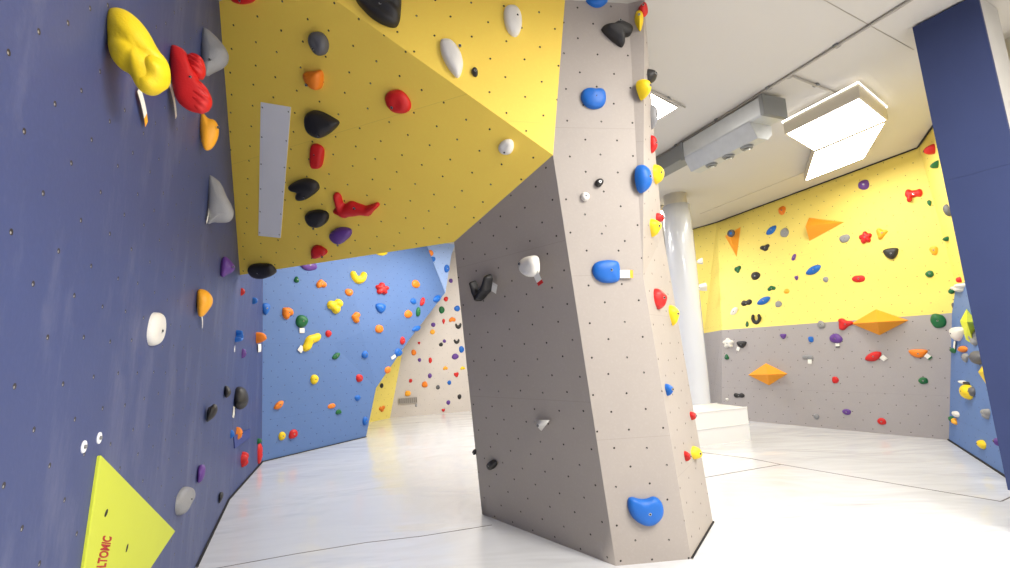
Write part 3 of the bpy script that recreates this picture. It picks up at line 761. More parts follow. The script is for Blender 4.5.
outline_hold('S', Q(.246, 280, 90, [(108, 495), (150, 484), (190, 490), (203, 510), (192, 540), (160, 558), (125, 550), (105, 520)]), 'black', 0.07, 'black bowl hold just beside the red antler on the overhang', bolt=(317, 225.5))
outline_hold('S', Q(.352, 210, 0, [(497, 270), (515, 255), (545, 254), (568, 280), (574, 305), (560, 322), (525, 320), (505, 300)]), 'red', 0.06, 'round red hold alone in the middle of the yellow overhang underside', bolt=(395, 105.5))
def fieldpx(wall, segs, color, D, label, cx, cy, half, bolt=None, tagd=None):
    """a branching hold: limbs given along the wall, in metres after projection onto it"""
    pl = PLN[wall]; c = pl.at(cx, cy); u, v = pl.u, pl.v
    R = half / ((proj_len(c, u) + proj_len(c, v)) / 2)
    def loc(p): q = pl.at(*p) - c; return (q.dot(u) / R, q.dot(v) / R)
    caps = []
    for (p, q, r0, r1) in segs:
        a, b = loc(p), loc(q); caps.append((a[0], a[1], b[0], b[1], r0 / half, r1 / half))
    me, bl = field_mesh('climbing_hold', caps, R, R, D, len(HOLDS), n=40, norm=False)
    o = link('climbing_hold', me, HM[color]); o.matrix_world = frame(c, u, v, pl.n)
    add_bolt(o, (bl[0], bl[1], bl[2] - .002), 0.009)
    if tagd: add_tag(o, pl, *tagd)
    HOLDS.append(dict(o=o, wall=wall, x=cx, y=cy, w=half * 2, h=half * 2, color=color, kind=None, label=label, group=None))
    return o
fieldpx('S', [((338, 196), (341, 207), 4, 4), ((337, 210), (345, 213), 2.5, 4), ((344, 211), (354, 208), 5.5, 7), ((354, 208), (367, 211), 7, 5), ((367, 211), (378, 204), 4.5, 1.8)], 'red', 0.06, 'red antler-shaped hold with two horns on the yellow overhang', 357, 206, 25)
outline_hold('S', Q(.1232, 320, 180, [(80, 430), (130, 390), (190, 378), (250, 390), (266, 420), (245, 465), (180, 515), (130, 505), (90, 470)]), 'purple', 0.07, 'purple rounded hold below the red antler on the overhang', bolt=(341, 242))
outline_hold('S', Q(.2817, 220, 170, [(328, 268), (355, 265), (385, 285), (378, 300), (345, 312), (326, 308)]), 'red', 0.06, 'red wedge hold near the lower edge of the yellow overhang', bolt=(325, 254))
outline_hold('S', Q(.2817, 220, 170, [(102, 342), (120, 331), (175, 330), (192, 340), (204, 362), (190, 372), (160, 382), (125, 378), (105, 360)]), 'black', 0.08, 'black hold at the lowest corner of the yellow overhang', bolt=(262, 270))
outline_hold('S', Q(.2817, 420, 0, [(280, 510), (305, 492), (330, 495), (335, 520), (325, 545), (300, 548), (280, 535)]), 'white', 0.05, 'small off-white knob under the crease near the pillar', bolt=(506, 150))
# --- bright face above
outline_hold('Y', [(353, -8), (402, -8), (401, 12), (400, 22), (396, 29), (384, 26), (372, 19), (363, 10), (356, 2)], 'black', 0.09, 'large black ridged hold above the crease at the upper picture edge', flute=14)
outline_hold('Y', Q(.1585, 350, 0, [(565, 262), (590, 248), (640, 258), (690, 320), (715, 400), (708, 450), (690, 492), (668, 494), (610, 420), (572, 340)]), 'white', 0.06, 'long off-white leaning hold above the crease beside a small black knob', bolt=(459, 50))
outline_hold('Y', Q(.2817, 420, 0, [(296, 35), (312, 20), (340, 22), (358, 50), (362, 90), (352, 125), (335, 135), (312, 118), (298, 80)]), 'white', 0.05, 'upright off-white oval hold, the higher of the white holds above the crease', bolt=(516, 19))
outline_hold('Y', Q(.2817, 420, 0, [(183, 245), (195, 240), (205, 252), (205, 270), (195, 276), (182, 262)]), 'black', 0.03, 'small shiny black knob on the bright yellow face above the crease')
# --- pillar front
outline_hold('U', [(583, -9), (612, -9), (609, 0), (604, 6), (597, 8.5), (590, 6), (585, 1)], 'blue', 0.05, 'blue hold cut by the upper picture edge on the pillar front')
outline_hold('U', Q(.1057, 585, 0, [(148, 275), (175, 266), (235, 270), (270, 240), (310, 224), (370, 238), (440, 272), (444, 310), (420, 348), (370, 358), (328, 350), (350, 385), (368, 425), (352, 454), (320, 442), (240, 382), (168, 312)]), 'black', 0.08, 'black two-legged horn hold high on the pillar front', apex=(616.7, 30.5), bolt=(617, 26), sm=1)
outline_hold('U', Q(.2817, 560, 0, [(72, 345), (78, 322), (100, 315), (120, 320), (145, 316), (160, 330), (162, 360), (152, 382), (120, 390), (95, 382), (78, 365)]), 'blue', 0.055, 'blue hold with waisted outline on the upper pillar front', bolt=(594, 99), prof=3)
outline_hold('L', Q(.2817, 560, 150, [(122, 120), (128, 105), (145, 101), (155, 112), (148, 128), (132, 134)]), 'black', 0.035, 'small black knob beside the small white knob on the pillar front')
outline_hold('L', Q(.2817, 560, 150, [(72, 158), (85, 148), (102, 156), (105, 172), (92, 185), (76, 178)]), 'white', 0.035, 'small white knob beside the small black knob on the pillar front')
outline_hold('L', Q(.2817, 560, 150, [(110, 425), (122, 400), (155, 390), (200, 392), (211, 405), (212, 462), (195, 472), (150, 473), (122, 455)]), 'blue', 0.05, 'blue rounded hold with a paper tag at eye height on the pillar front', bolt=(609.5, 270.5), tagd=((626.5, 274), 0, 13, 8, 'amber', 0.02), prof=2.6)
outline_hold('L', Q(.2606, 600, 420, [(105, 300), (122, 293), (150, 303), (180, 302), (205, 290), (232, 305), (243, 345), (235, 375), (205, 402), (170, 405), (125, 380), (104, 335)]), 'blue', 0.06, 'large blue notched hold at the foot of the pillar front', bolt=(647, 511), prof=2.8, sm=2)
# --- pillar narrow side
Nh = [('N2', 643, 8.5, 9, 11, 'red', 'round', 'red hold, the topmost on the narrow side of the grey pillar'), ('N2', 639.2, 19.5, 11, 19, 'yellow', 'drop', 'yellow drop hold just below the topmost red hold of the narrow pillar side'),
      ('N2', 650.4, 76, 11, 13, 'black', 'round', 'black hold on the narrow pillar side above a yellow one'), ('N2', 644.8, 89, 12, 20, 'yellow', 'drop', 'yellow drop hold directly under the black hold of the narrow pillar side'),
      ('N2', 652.8, 117, 8, 26, 'grey', 'drop', 'narrow grey hold on the pillar edge in front of the square ceiling light'), ('N2', 652.8, 144, 6, 18, 'red', 'pod', 'red half-round hold on the pillar edge below the grey one'),
      ('N2', 644.8, 178, 12, 27, 'blue', 'pod', 'tall blue hold touching a yellow one on the narrow pillar side'), ('N2', 656.5, 173.5, 13, 18, 'yellow', 'round', 'yellow knob behind the tall blue hold at the pillar edge'),
      ('N2', 658.8, 217.5, 9, 9, 'red', 'round', 'small red hold behind the yellow knob facing the white column'), ('N2', 653.5, 228, 15, 19, 'yellow', 'drop', 'yellow knob in front of the small red hold facing the white column'),
      ('N', 659, 298.5, 14, 21, 'red', 'pod', 'large red half-round hold on the lower narrow pillar side'), ('N', 673, 315.5, 12, 22, 'yellow', 'drop', 'yellow drop hold below the large red half-round hold on the pillar'),
      ('N', 668.2, 390, 7, 13, 'blue', 'drop', 'small blue drop hold low on the narrow pillar side'), ('N', 692.3, 416, 6, 9, 'red', 'drop', 'small red hold in front of the white boxes'),
      ('N', 686.6, 456.5, 5, 11, 'red', 'drop', 'small red drop hold, the lowest red one on the pillar'), ('N', 695, 453.2, 11, 13, 'yellow', 'round', 'yellow knob, the lowest hold on the narrow pillar side')]
for a in Nh: hold(a[0], a[1], a[2], a[3] * 1.15, a[4] * 1.05, a[5], a[6], 0, a[7], prot=0.05 + 0.003 * a[3])
# --- pillar dark side
fieldpx('D', [((475, 283), (477, 291), 2.2, 3.2), ((477, 291), (480, 298), 3.2, 2.5), ((490, 278), (488, 288), 3, 4), ((488, 288), (482, 296), 4, 3)], 'black', 0.07, 'pair-of-horns black hold with a tag on the dark side of the pillar', 484, 289, 14, tagd=((494.5, 288), 80, 9, 5.5, 'white'))
outline_hold('D', Q(.2994, 440, 150, [(272, 370), (290, 355), (328, 350), (333, 385), (332, 412), (315, 425), (292, 420), (275, 400)]), 'white', 0.07, 'off-white hold with a red-ended tag on the dark side of the pillar', bolt=(525, 263), tagd=((538, 278), -65, 14, 6, 'red', 0.02))
outline_hold('D', Q(.472, 460, 300, [(158, 254), (189, 255), (173, 277)]), 'white', 0.05, 'small white triangular hold on the dark side of the pillar', sm=0, prof=1.3)
outline_hold('D', Q(.472, 460, 300, [(60, 345), (68, 338), (79, 341), (78, 352), (69, 360), (61, 355)]), 'black', 0.05, 'small black knob low on the dark side of the pillar')
outline_hold('D', Q(.472, 460, 300, [(30, 315), (34, 316), (35, 326), (31, 328)]), 'black', 0.03, 'tiny black hold on the far edge of the dark pillar side')

# --- hall wall
def RH(x, y, w, h, color, kind, rot=0, label=None, tagd=None): hold('R', x, y, w, h, color, kind, rot, label, tagd)
yl = [(782.3, 210.5, 9, 9, 'orange', 'round'), (771, 230.3, 14, 10, 'blue', 'leaf'), (784.6, 232.7, 10, 10, 'grey', 'round'), (765, 248, 11, 7, 'black', 'lumpy'),
      (844.8, 238.4, 12, 8, 'grey', 'oval'), (793.5, 257.4, 6, 8, 'purple', 'leaf'), (737.6, 269.8, 7, 8, 'green', 'lumpy'), (755.5, 276, 11, 9, 'black', 'pod'),
      (812.7, 270, 19, 11, 'blue', 'leaf'), (796.3, 278.5, 6, 7, 'purple', 'tri'), (825.6, 279.6, 6, 6, 'grey', 'round'), (771.5, 288.3, 9, 5.5, 'green', 'bean'),
      (786.4, 291.3, 6, 5, 'amber', 'round'), (762.8, 301, 16, 10, 'blue', 'leaf'), (746.3, 303, 11, 7, 'black', 'twin'), (778.4, 304.3, 7, 7, 'grey', 'round'),
      (733.5, 311.5, 9, 10, 'white', 'leaf'), (747, 323.8, 5.5, 10, 'green', 'triup'), (756, 319.5, 10, 11, 'black', 'horseshoe'), (821, 324.5, 8, 8, 'grey', 'knob'),
      (845.5, 324, 15, 12, 'red', 'claw'), (863.9, 184.6, 13, 10, 'purple', 'oval'),
      (913.9, 194.3, 19, 13, 'red', 'bone'), (929.4, 203, 7, 7, 'green', 'drop'), (882.3, 233, 12, 11, 'amber', 'claw'), (865.4, 237, 14, 12, 'red', 'star'),
      (891, 253.2, 18, 13, 'black', 'bowl'), (933.6, 250.7, 10, 10, 'amber', 'wedge'), (929.4, 273.8, 9, 7, 'green', 'round'),
      (858.5, 278.8, 14, 7, 'red', 'oval')]
for c in yl: RH(*c)
for h_ in HOLDS[-len(yl):]: h_['zone'] = 'yellow upper hall wall'
gr_ = [(727.8, 343, 11, 10, 'white', 'star', 0), (726.4, 356.4, 7, 8, 'green', 'triup', 0), (783, 336.2, 7, 6, 'purple', 'bowl', 0), (810.7, 339.4, 6, 6, 'blue', 'rect', 0),
       (835.2, 380, 7, 7, 'red', 'round', 0), (738.8, 395.5, 11, 5, 'black', 'twin', 0), (727, 399.8, 5, 4, 'white', 'tri', 0), (816.2, 416.6, 6, 6, 'grey', 'round', 0),
       (846.4, 412, 9, 6, 'purple', 'oval', 0), (923, 380.7, 10, 7, 'green', 'oval', 0), (881.5, 421.4, 9, 7, 'red', 'oval', 0)]
n_ = len(HOLDS)
for c in gr_: RH(*c)
RH(741.3, 344.4, 11, 8, 'black', 'bowl', 0, 'black bowl-shaped hold with a tag beside the white star on the hall wall', ((738, 349), -110, 4, 3, 'white'))
RH(835.6, 338.5, 13, 10, 'purple', 'round', 0, 'large purple rounded hold with a tag on the grey hall wall', ((837.5, 345), -80, 5, 4, 'black'))
RH(807.5, 357.5, 11, 5, 'grey', 'long', 0, 'flat grey elongated hold with a white tag on the grey hall wall', ((809.8, 361.5), -90, 5, 4, 'white'))
RH(872.4, 356.6, 20, 12, 'red', 'leaf', 0, 'large red leaf-shaped hold with a white tag on the grey hall wall', ((883.5, 358), -40, 6, 5, 'white'))
RH(918, 353.4, 21, 10, 'orange', 'bowl', 0, 'wide orange bowl-shaped hold with a tag on the grey hall wall', ((928, 356.5), -35, 7, 4.5, 'green'))
RH(938, 320.7, 16, 15, 'green', 'round', 0, 'large dark green round hold on the yellow and grey border of the hall wall')
for h_ in HOLDS[n_:]: h_['zone'] = 'grey lower hall wall'
hold('Q', 700.3, 261.3, 8, 6, 'white', 'twin', 0, 'higher white hold on the yellow corner strip beside the white column')
hold('Q', 703.7, 287, 8, 8, 'white', 'claw', 0, 'lower white hold on the yellow corner strip beside the white column')
hold('R', 951.5, 291, 7, 6, 'green', 'oval', -30, 'green hold near the upper corner of the blue slab')
hold('R', 953.6, 305.5, 4.5, 6, 'charcoal', 'round', 0, 'small dark hold on the corner beside the blue slab')
hold('EU', 929.5, 151.3, 11, 13, 'red', 'tri', 0, 'red triangular hold in the top corner beside the navy column', prot=.1)
hold('EU', 934.2, 165.4, 7, 7, 'green', 'bowl', 0, 'green hold right under the red triangular one in the top corner', prot=.07)
hold('EU', 945.5, 239.7, 6, 7, 'green', 'tri', 0, 'green triangular hold at the edge of the yellow wall beside the navy column', prot=.05)
hold('EU', 946.6, 210.4, 7, 13, 'charcoal', 'pod', 0, 'dark grey hold half behind the navy column on the yellow wall')
hold('EU', 958.6, 280, 6, 6, 'red', 'round', 0, 'red hold at the top edge of the blue slab')
# --- blue slab
Eh = [(957.3, 288, 9, 8, 'white', 'lumpy', 'white lumpy hold at the top corner of the blue slab', None), (955.5, 333.5, 11, 16, 'white', 'bowl', 'large white hold with a drooping tag on the edge of the blue slab', ((954.5, 345), -95, 8, 2, 'white')),
      (952.5, 351, 6, 8, 'green', 'tri', 'green triangular hold at the corner of the blue slab', None), (961.7, 349, 8, 6.5, 'orange', 'round', 'round orange hold on the blue slab above a grey one', None),
      (964.7, 357.8, 5, 10, 'grey', 'drop', 'small grey hold under the orange one on the blue slab', None), (973, 338, 7, 15, 'grey', 'lumpy', 'grey mottled hold beside the yellow volume on the blue slab', None),
      (975.9, 357.3, 9, 14, 'charcoal', 'pod', 'dark hold half behind the navy column on the blue slab', None), (962, 382.3, 6.5, 4, 'white', 'oval', 'small white oval hold above the yellow pod of the blue slab', None),
      (966, 383.5, 4, 4, 'black', 'round', 'tiny black hold on top of the yellow pod of the blue slab', None), (965.8, 391.7, 10, 15, 'yellow', 'pod', 'yellow pod hold in the middle of the blue slab', None),
      (971.2, 391.5, 5, 10, 'charcoal', 'pod', 'dark grey hold clinging to the yellow pod of the blue slab', None), (955, 413.9, 5.5, 6, 'white', 'round', 'small round white hold above the low orange one of the blue slab', None),
      (953.7, 420.5, 6, 9, 'amber', 'triup', 'small orange pointed hold low at the edge of the blue slab', None), (951, 419, 3, 6, 'green', 'pod', 'dark green sliver beside the low orange hold of the blue slab', None),
      (984.8, 413.4, 7, 11, 'grey', 'lumpy', 'grey mottled hold low on the blue slab near the navy column', None), (980.4, 444, 8, 9, 'yellow', 'round', 'round yellow hold, the lowest on the blue slab', None),
      (997, 442.5, 5, 12, 'purple', 'tri', 'purple hold behind the foot of the navy column', None)]
for x, y, w_, h_, c, k, lb, tg in Eh: hold('EB', x, y, w_, h_, c, k, 0, lb, tg, prot=0.09 if w_ > 8 else 0.05)

# ------------------------------------------------------------------ labels of the unnamed holds: rank among the same colour on the same wall
ORD = ['highest', 'second highest', 'third highest', 'fourth highest', 'fifth highest', 'sixth highest']
LOW = ['lowest', 'second lowest', 'third lowest', 'fourth lowest', 'fifth lowest', 'sixth lowest']
for h_ in HOLDS: h_.setdefault('zone', WALLN[h_['wall']])
for h_ in HOLDS:
    same = sorted([k for k in HOLDS if k['zone'] == h_['zone'] and k['color'] == h_['color']], key=lambda k: (k['y'], k['x']))
    n = len(same); i = same.index(h_)
    cn = {'charcoal': 'dark grey'}.get(h_['color'], h_['color'])
    if not h_['label']:
        sh = SHAPE[h_['kind']]
        if n == 1: h_['label'] = f"{cn} {sh} hold, the only {cn} one on the {h_['zone']}"
        else:
            rk = (ORD[i] if i < (n + 1) // 2 else LOW[n - 1 - i])
            if n == 2: rk = ('higher', 'lower')[i]
            h_['label'] = f"{cn} {sh} hold, {rk} of the {cn} ones on the {h_['zone']}"
    if len(h_['label'].replace('-', ' ').split()) > 16: print('LONG', h_['label'])
    tag(h_['o'], h_['label'], 'climbing hold', 'climbing holds on the ' + h_['zone'])

# ------------------------------------------------------------------ volumes
def volume(wall, base, apex, ha, m, label, thing='wooden_volume', group='orange wooden volumes'):
    pl = local_plane(wall, *apex); B = [local_plane(wall, *p).at(*p) for p in base]; A = pl.at(*apex, ha)
    c = sum(B, Vector()) / len(B)
    fs = [([B[i], B[(i + 1) % len(B)], A], 0) for i in range(len(B))]
    o = faces_mesh(thing, [(f[0], 0) for f in fs], [m], origin=c)
    tag(o, label, 'climbing volume', group)
    return o
v1 = volume('R', [(725, 236), (740.6, 227), (736.6, 257)], (729, 234), 0.22, HM['volume'], 'small orange pyramid volume high on the hall wall with a blue ring hold on it')
volume('R', [(809, 217.6), (844.3, 222), (809.6, 240.9)], (805.5, 226.5), 0.25, HM['volume'], 'orange wedge volume pointing sideways under the bright hanging light')
volume('R', [(876, 309.2), (908.6, 320.3), (879.5, 335.2), (851, 323.6)], (877, 322), 0.32, HM['volume'], 'larger orange diamond volume beside the dark green round hold')
volume('R', [(748.2, 374.9), (766, 363.2), (787.5, 373.8), (769, 385.4)], (767.5, 374.5), 0.25, HM['volume'], 'smaller orange diamond volume low on the grey hall wall')
volume('EB', [(960, 321), (966.5, 309), (977, 322), (974, 345), (966, 340)], (967, 322), 0.14, HM['lime'], 'lime yellow faceted volume on the blue slab half behind the navy column', group='volumes on the blue slab')
volume('EB', [(978, 372), (984, 363), (990, 372), (986, 384)], (983, 372), 0.10, HM['yellow'], 'yellow pointed volume on the blue slab touching the navy column edge', group='volumes on the blue slab')
# blue ring hold on the small pyramid
pr = local_plane('R', 731, 233.3); c = pr.at(731, 233.3, 0.2)
me = bpy.data.meshes.new('ring_hold'); bm = bmesh.new()
seg, rs = 20, 8
vs = [[bm.verts.new(((0.055 + 0.028 * math.cos(6.2832 * j / rs)) * math.cos(6.2832 * i / seg), (0.055 + 0.028 * math.cos(6.2832 * j / rs)) * math.sin(6.2832 * i / seg), 0.028 * math.sin(6.2832 * j / rs))) for j in range(rs)] for i in range(seg)]
for i in range(seg):
    for j in range(rs): bm.faces.new([vs[i][j], vs[(i + 1) % seg][j], vs[(i + 1) % seg][(j + 1) % rs], vs[i][(j + 1) % rs]])
bm.to_mesh(me); bm.free()
o = link('climbing_hold', me, HM['charcoal']); o.matrix_world = frame(c, pr.u, pr.v, pr.n)
tag(o, 'dark ring-shaped hold with blue centre on the small orange pyramid volume', 'climbing hold', 'climbing holds on the orange volumes')
q = cyl('centre_plug', Vector((0, 0, -0.12)), Vector((0, 0, 0.02)), 0.035, 0.03, HM['blue'], o, 16, local=True); q['label'] = 'blue round centre'

# big lime triangular board on the near wall
pl = PA; TH = 0.011
Bp = [(101, 454.5), (175.5, 531), (149, 571), (80, 600)]
top = [pl.at(*p, TH) for p in Bp]
low = [q - pl.n * TH for q in top]; c = sum(low, Vector()) / 4
bm = bmesh.new(); uu, vv = pl.u, pl.v
def l2(q): d = q - c; return Vector((d.dot(pl.u), d.dot(pl.v), d.dot(pl.n)))
tv = [bm.verts.new(l2(q)) for q in top]; lv = [bm.verts.new(l2(q)) for q in low]
bm.faces.new(tv); bm.faces.new(lv[::-1])
for i in range(4): bm.faces.new([tv[i], lv[i], lv[(i + 1) % 4], tv[(i + 1) % 4]])
bmesh.ops.recalc_face_normals(bm, faces=bm.faces[:])
vert_e = [e for e in bm.edges if abs((e.verts[0].co - e.verts[1].co).normalized().z) > .9]
bmesh.ops.bevel(bm, geom=vert_e, offset=0.012, segments=5, affect='EDGES', profile=0.5)
te = [e for e in bm.edges if all(v.co.z > TH * .9 for v in e.verts)]
bmesh.ops.bevel(bm, geom=te, offset=0.004, segments=3, affect='EDGES', profile=0.5)
me = bpy.data.meshes.new('volume_board'); bm.to_mesh(me); bm.free()
vb = link('volume_board', me, HM['limeboard']); vb.matrix_world = frame(c, pl.u, pl.v, pl.n)
tag(vb, 'lime yellow triangular volume with red lettering low on the navy wall', 'climbing volume')
for (x, y, a) in ((106.2, 513, 25), (127, 548, 50)):
    q = l2(pl.at(x, y, TH)); bmh = bmesh.new(); bmesh.ops.create_circle(bmh, cap_ends=True, segments=20, radius=0.011)
    for v in bmh.verts: v.co = Matrix.Rotation(math.radians(a), 3, 'Z') @ Vector((v.co.x * 1.6, v.co.y * 1.0, 0))
    g = bmesh.ops.extrude_face_region(bmh, geom=bmh.faces[:])
    for v in [k for k in g['geom'] if isinstance(k, bmesh.types.BMVert)]: v.co.z -= 0.01
    m2 = bpy.data.meshes.new('screw_hole'); bmh.to_mesh(m2); bmh.free()
    o = link('screw_hole', m2, M_HOLE, vb); o.location = q + Vector((0, 0, 0.0008))
def lettering(txt, p0, p1, hpx, parent, plane, off, name, m):
    A_, B_ = plane.at(*p0, off), plane.at(*p1, off)
    cu = bpy.data.curves.new(name, 'FONT'); cu.body = txt; cu.size = 1; cu.extrude = 0.01; cu.materials.append(m); cu.align_x = 'LEFT'; cu.offset = 0.03
    o = bpy.data.objects.new(name, cu); COL.objects.link(o)
    bpy.context.view_layer.update(); wdt = max(0.01, o.dimensions.x)
    ex = (B_ - A_); Ln = ex.length; ex.normalize(); ey = plane.n.cross(ex)
    hgt_ = hpx / proj_len(A_, ey) / 0.7
    sx_ = Ln / wdt
    Mw = Matrix(((ex.x * sx_, ey.x * hgt_, plane.n.x * .05, A_.x), (ex.y * sx_, ey.y * hgt_, plane.n.y * .05, A_.y), (ex.z * sx_, ey.z * hgt_, plane.n.z * .05, A_.z), (0, 0, 0, 1)))
    me = bpy.data.meshes.new_from_object(o.evaluated_get(bpy.context.evaluated_depsgraph_get())); bpy.data.objects.remove(o)
    me.materials.clear(); o = link(name, me, m)
    o.parent = parent; o.matrix_basis = parent.matrix_basis.inverted() @ Mw
    return o
lettering('VOLTOMIC', (102.8, 580), (111.8, 536.5), 8.5, vb, pl, TH + 0.001, 'lettering', M_INK)

# two steel washers on the near wall
for (x, y, lb) in ((83.3, 446.8, 'lower and nearer of the two bright steel washers above the lime triangular board'), (98.7, 438, 'higher of the two bright steel washers above the lime triangular board')):
    Pw = PA.at(x, y); o = cyl('washer', Pw, Pw + PA.n * 0.004, 0.0215, 0.0205, M_PLATE, None, 24); tag(o, lb, 'washer', 'steel washers on the navy wall')
    d = cyl('centre_bolt', PA.n * 0.002, PA.n * 0.008, 0.007, 0.006, M_STEELD, o, 12, local=True)

# long white plate on the underside of the overhang
pq = [PS.at(*p) for p in ((261, 102), (291, 107), (280.7, 237.8), (258.6, 235.5))]; c = sum(pq, Vector()) / 4
fs = [([q + PS.n * 0.004 for q in pq], 0, PS)]
for i in range(4): a, b = pq[i], pq[(i + 1) % 4]; fs.append(([a, b, b + PS.n * .004, a + PS.n * .004], 0))
pt = faces_mesh('wall_plate', fs, [M_PLATE], origin=c); tag(pt, 'long narrow white plate screwed to the yellow overhang underside', 'plate')
for i in range(6):
    t = 0.03 + 0.94 * i / 5
    for s in (0.06, 0.94):
        a = pq[0].lerp(pq[3], t); b = pq[1].lerp(pq[2], t); g = a.lerp(b, s) - c
        cyl('screw', g + PS.n * .004, g + PS.n * .007, 0.008, 0.006, M_STEELD, pt, 10, local=True)

# access hatch in the corner panel, vent grille in the far wall
hp = [local_plane('B', *p).at(*p) for p in ((233, 436), (249.5, 428.6), (249, 438), (234, 448.5))]; c = sum(hp, Vector()) / 4
M_NAVY2 = mat('hatch_navy', (52, 66, 132), 0.55)
fs = [([q + PB.n * 0.012 for q in hp], 0, PB)] + [([hp[i], hp[(i + 1) % 4], hp[(i + 1) % 4] + PB.n * .012, hp[i] + PB.n * .012], 0) for i in range(4)]
ho = faces_mesh('access_hatch', fs, [M_NAVY2], origin=c); tag(ho, 'small navy access hatch low on the navy corner panel behind the orange hold', 'hatch')
gp = PG.at(408, 400.4, 0.02)
sgx, sgy = 9.2 / proj_len(gp, PG.u), 3.0 / proj_len(gp, PG.v)
vg = empty('vent_grille', gp); tag(vg, 'small grey louvred vent grille low on the far grey wall', 'vent')
box('grille_frame', gp, PG.u, PG.v, PG.n, sgx, sgy, 0.015, mat('vent_grey', (176, 168, 160), .6), vg)
M_VD = mat('vent_slot', (110, 104, 98), .7)
for i in range(9):
    box('slat', gp + PG.u * (sgx * (-0.88 + 0.22 * i)) + PG.n * .016, PG.u, PG.v, PG.n, sgx * .05, sgy * .8, 0.006, M_VD, vg)

# ------------------------------------------------------------------ white padded column and boxes
colc = onz(674.3, 190, 3.2); bd = Vector((colc.x, colc.y, 0)); bd.normalize()
_fr, _fl = F(750, 440), F(700, 447); _fx = (_fl - _fr).normalized(); _fy = Vector((-_fx.y, _fx.x, 0)); _fy = _fy if _fy.y > 0 else -_fy
bd *= (0.62 + 0.255 + _fr.dot(_fy)) / bd.dot(_fy)
print('column at', bd)
pc = empty('padded_column', bd); tag(pc, 'round white column wrapped in glossy padding behind the grey pillar', 'column')
zs = PR.at(0, 0)
dcol = (bd - Vector((0, 0, 0))).length
ztop = EYE + (onz(678, 206, 3.0) - EYEP).z * (dcol / Vector((onz(678, 206, 3.0).x, onz(678, 206, 3.0).y)).length)
cyl('shaft', bd + Z * 0.0, bd + Z * H, 0.20, 0.20, M_CREAM, pc, 48)
bm = bmesh.new(); seg = 64; rr_ = 0.245; rows = 14
ring = []
for j in range(rows + 1):
    z = ztop * j / rows; r = rr_ * (0.985 if j in (0, rows) else 1.0)
    ring.append([bm.verts.new(((r + .004 * math.sin(5 * a_ + j)) * math.cos(a_), (r + .004 * math.sin(5 * a_ + j)) * math.sin(a_), z)) for a_ in [6.28318 * i / seg for i in range(seg)]])
for j in range(rows):
    for i in range(seg): bm.faces.new([ring[j][i], ring[j][(i + 1) % seg], ring[j + 1][(i + 1) % seg], ring[j + 1][i]])
bm.faces.new(ring[-1])
me = bpy.data.meshes.new('padding'); bm.to_mesh(me); bm.free()
for p in me.polygons: p.use_smooth = len(p.vertices) == 4
link('padding', me, M_WHITEV, pc)
fr, fl_ = F(750, 440), F(700, 447)
fx = (fl_ - fr).normalized(); fy = Vector((-fx.y, fx.x, 0)); fy = fy if fy.y > 0 else -fy
BL, BW = 1.9, 0.62
for i, lb in enumerate(('lower of the two stacked white foam blocks at the foot of the white column', 'upper of the two stacked white foam blocks at the foot of the white column')):
    c = fr + fx * BL / 2 + fy * BW / 2 + Z * (0.125 + i * 0.252)
    o = box('foam_block', c, fx, fy, Z, BL / 2, BW / 2, 0.1245, M_MATBOX, None, 0.014); tag(o, lb, 'foam block', 'white foam blocks')

# ------------------------------------------------------------------ navy clad column at the right
ct, c2 = Vector((3.70, 3.66, 0)), None
PT = onz(912, 26, H); PT2 = onz(958, 2, H)
cdir = (PT2 - PT); cdir.z = 0; cdir.normalize()
b0 = Vector((PT.x, PT.y, 0)); wc = 0.50
PCL = Plane(b0, cdir.cross(Z)); right = PCL.at(991, 60); wc = (Vector((right.x, right.y, 0)) - b0).length
nrm = PCL.n
rb = ray(1007.8, 490); db = Vector((PT.x, PT.y, 0)).length
bl_ = EYEP + rb * (db / Vector((rb.x, rb.y, 0)).length)     # foot of the cladding's free edge, same distance as its top
rb2 = ray(1040, 200)
zb = bl_.z
lean = Vector((bl_.x - b0.x, bl_.y - b0.y, 0)) / (H - zb)     # sideways shift per metre downwards
nc = empty('clad_column', b0 + cdir * wc / 2 - nrm * wc / 2); tag(nc, 'tall square column clad in navy boards near the right hall wall', 'column')
def shear_box(name, s0, s1, d0, d1, z0, z1, m, parent):
    vs = []
    for z in (z0, z1):
        for sx_, dx_ in ((s0, d0), (s1, d0), (s1, d1), (s0, d1)):
            vs.append(b0 + cdir * sx_ - nrm * dx_ + lean * (H - z) + Z * z - parent.location)
    bm = bmesh.new(); v = [bm.verts.new(p) for p in vs]
    for f in ((0, 1, 2, 3), (7, 6, 5, 4), (0, 4, 5, 1), (1, 5, 6, 2), (2, 6, 7, 3), (3, 7, 4, 0)): bm.faces.new([v[k] for k in f])
    bmesh.ops.recalc_face_normals(bm, faces=bm.faces[:])
    me = bpy.data.meshes.new(name); bm.to_mesh(me); bm.free(); return link(name, me, m, parent)
shear_box('post', .04, wc - .04, .04, wc - .04, 0, H, M_CREAM, nc)
zs_ = [zb, 2.84, H - .015]
for z0, z1 in zip(zs_[:-1], zs_[1:]):
    shear_box('front_board', 0, wc, 0, .03, z0 + .0006, z1 - .0006, M_CLAD, nc)
for s0 in (0.004, wc - .022):
    shear_box('side_board', s0, s0 + .018, .0305, wc - .02, zb, H - .015, M_CLADEDGE, nc)

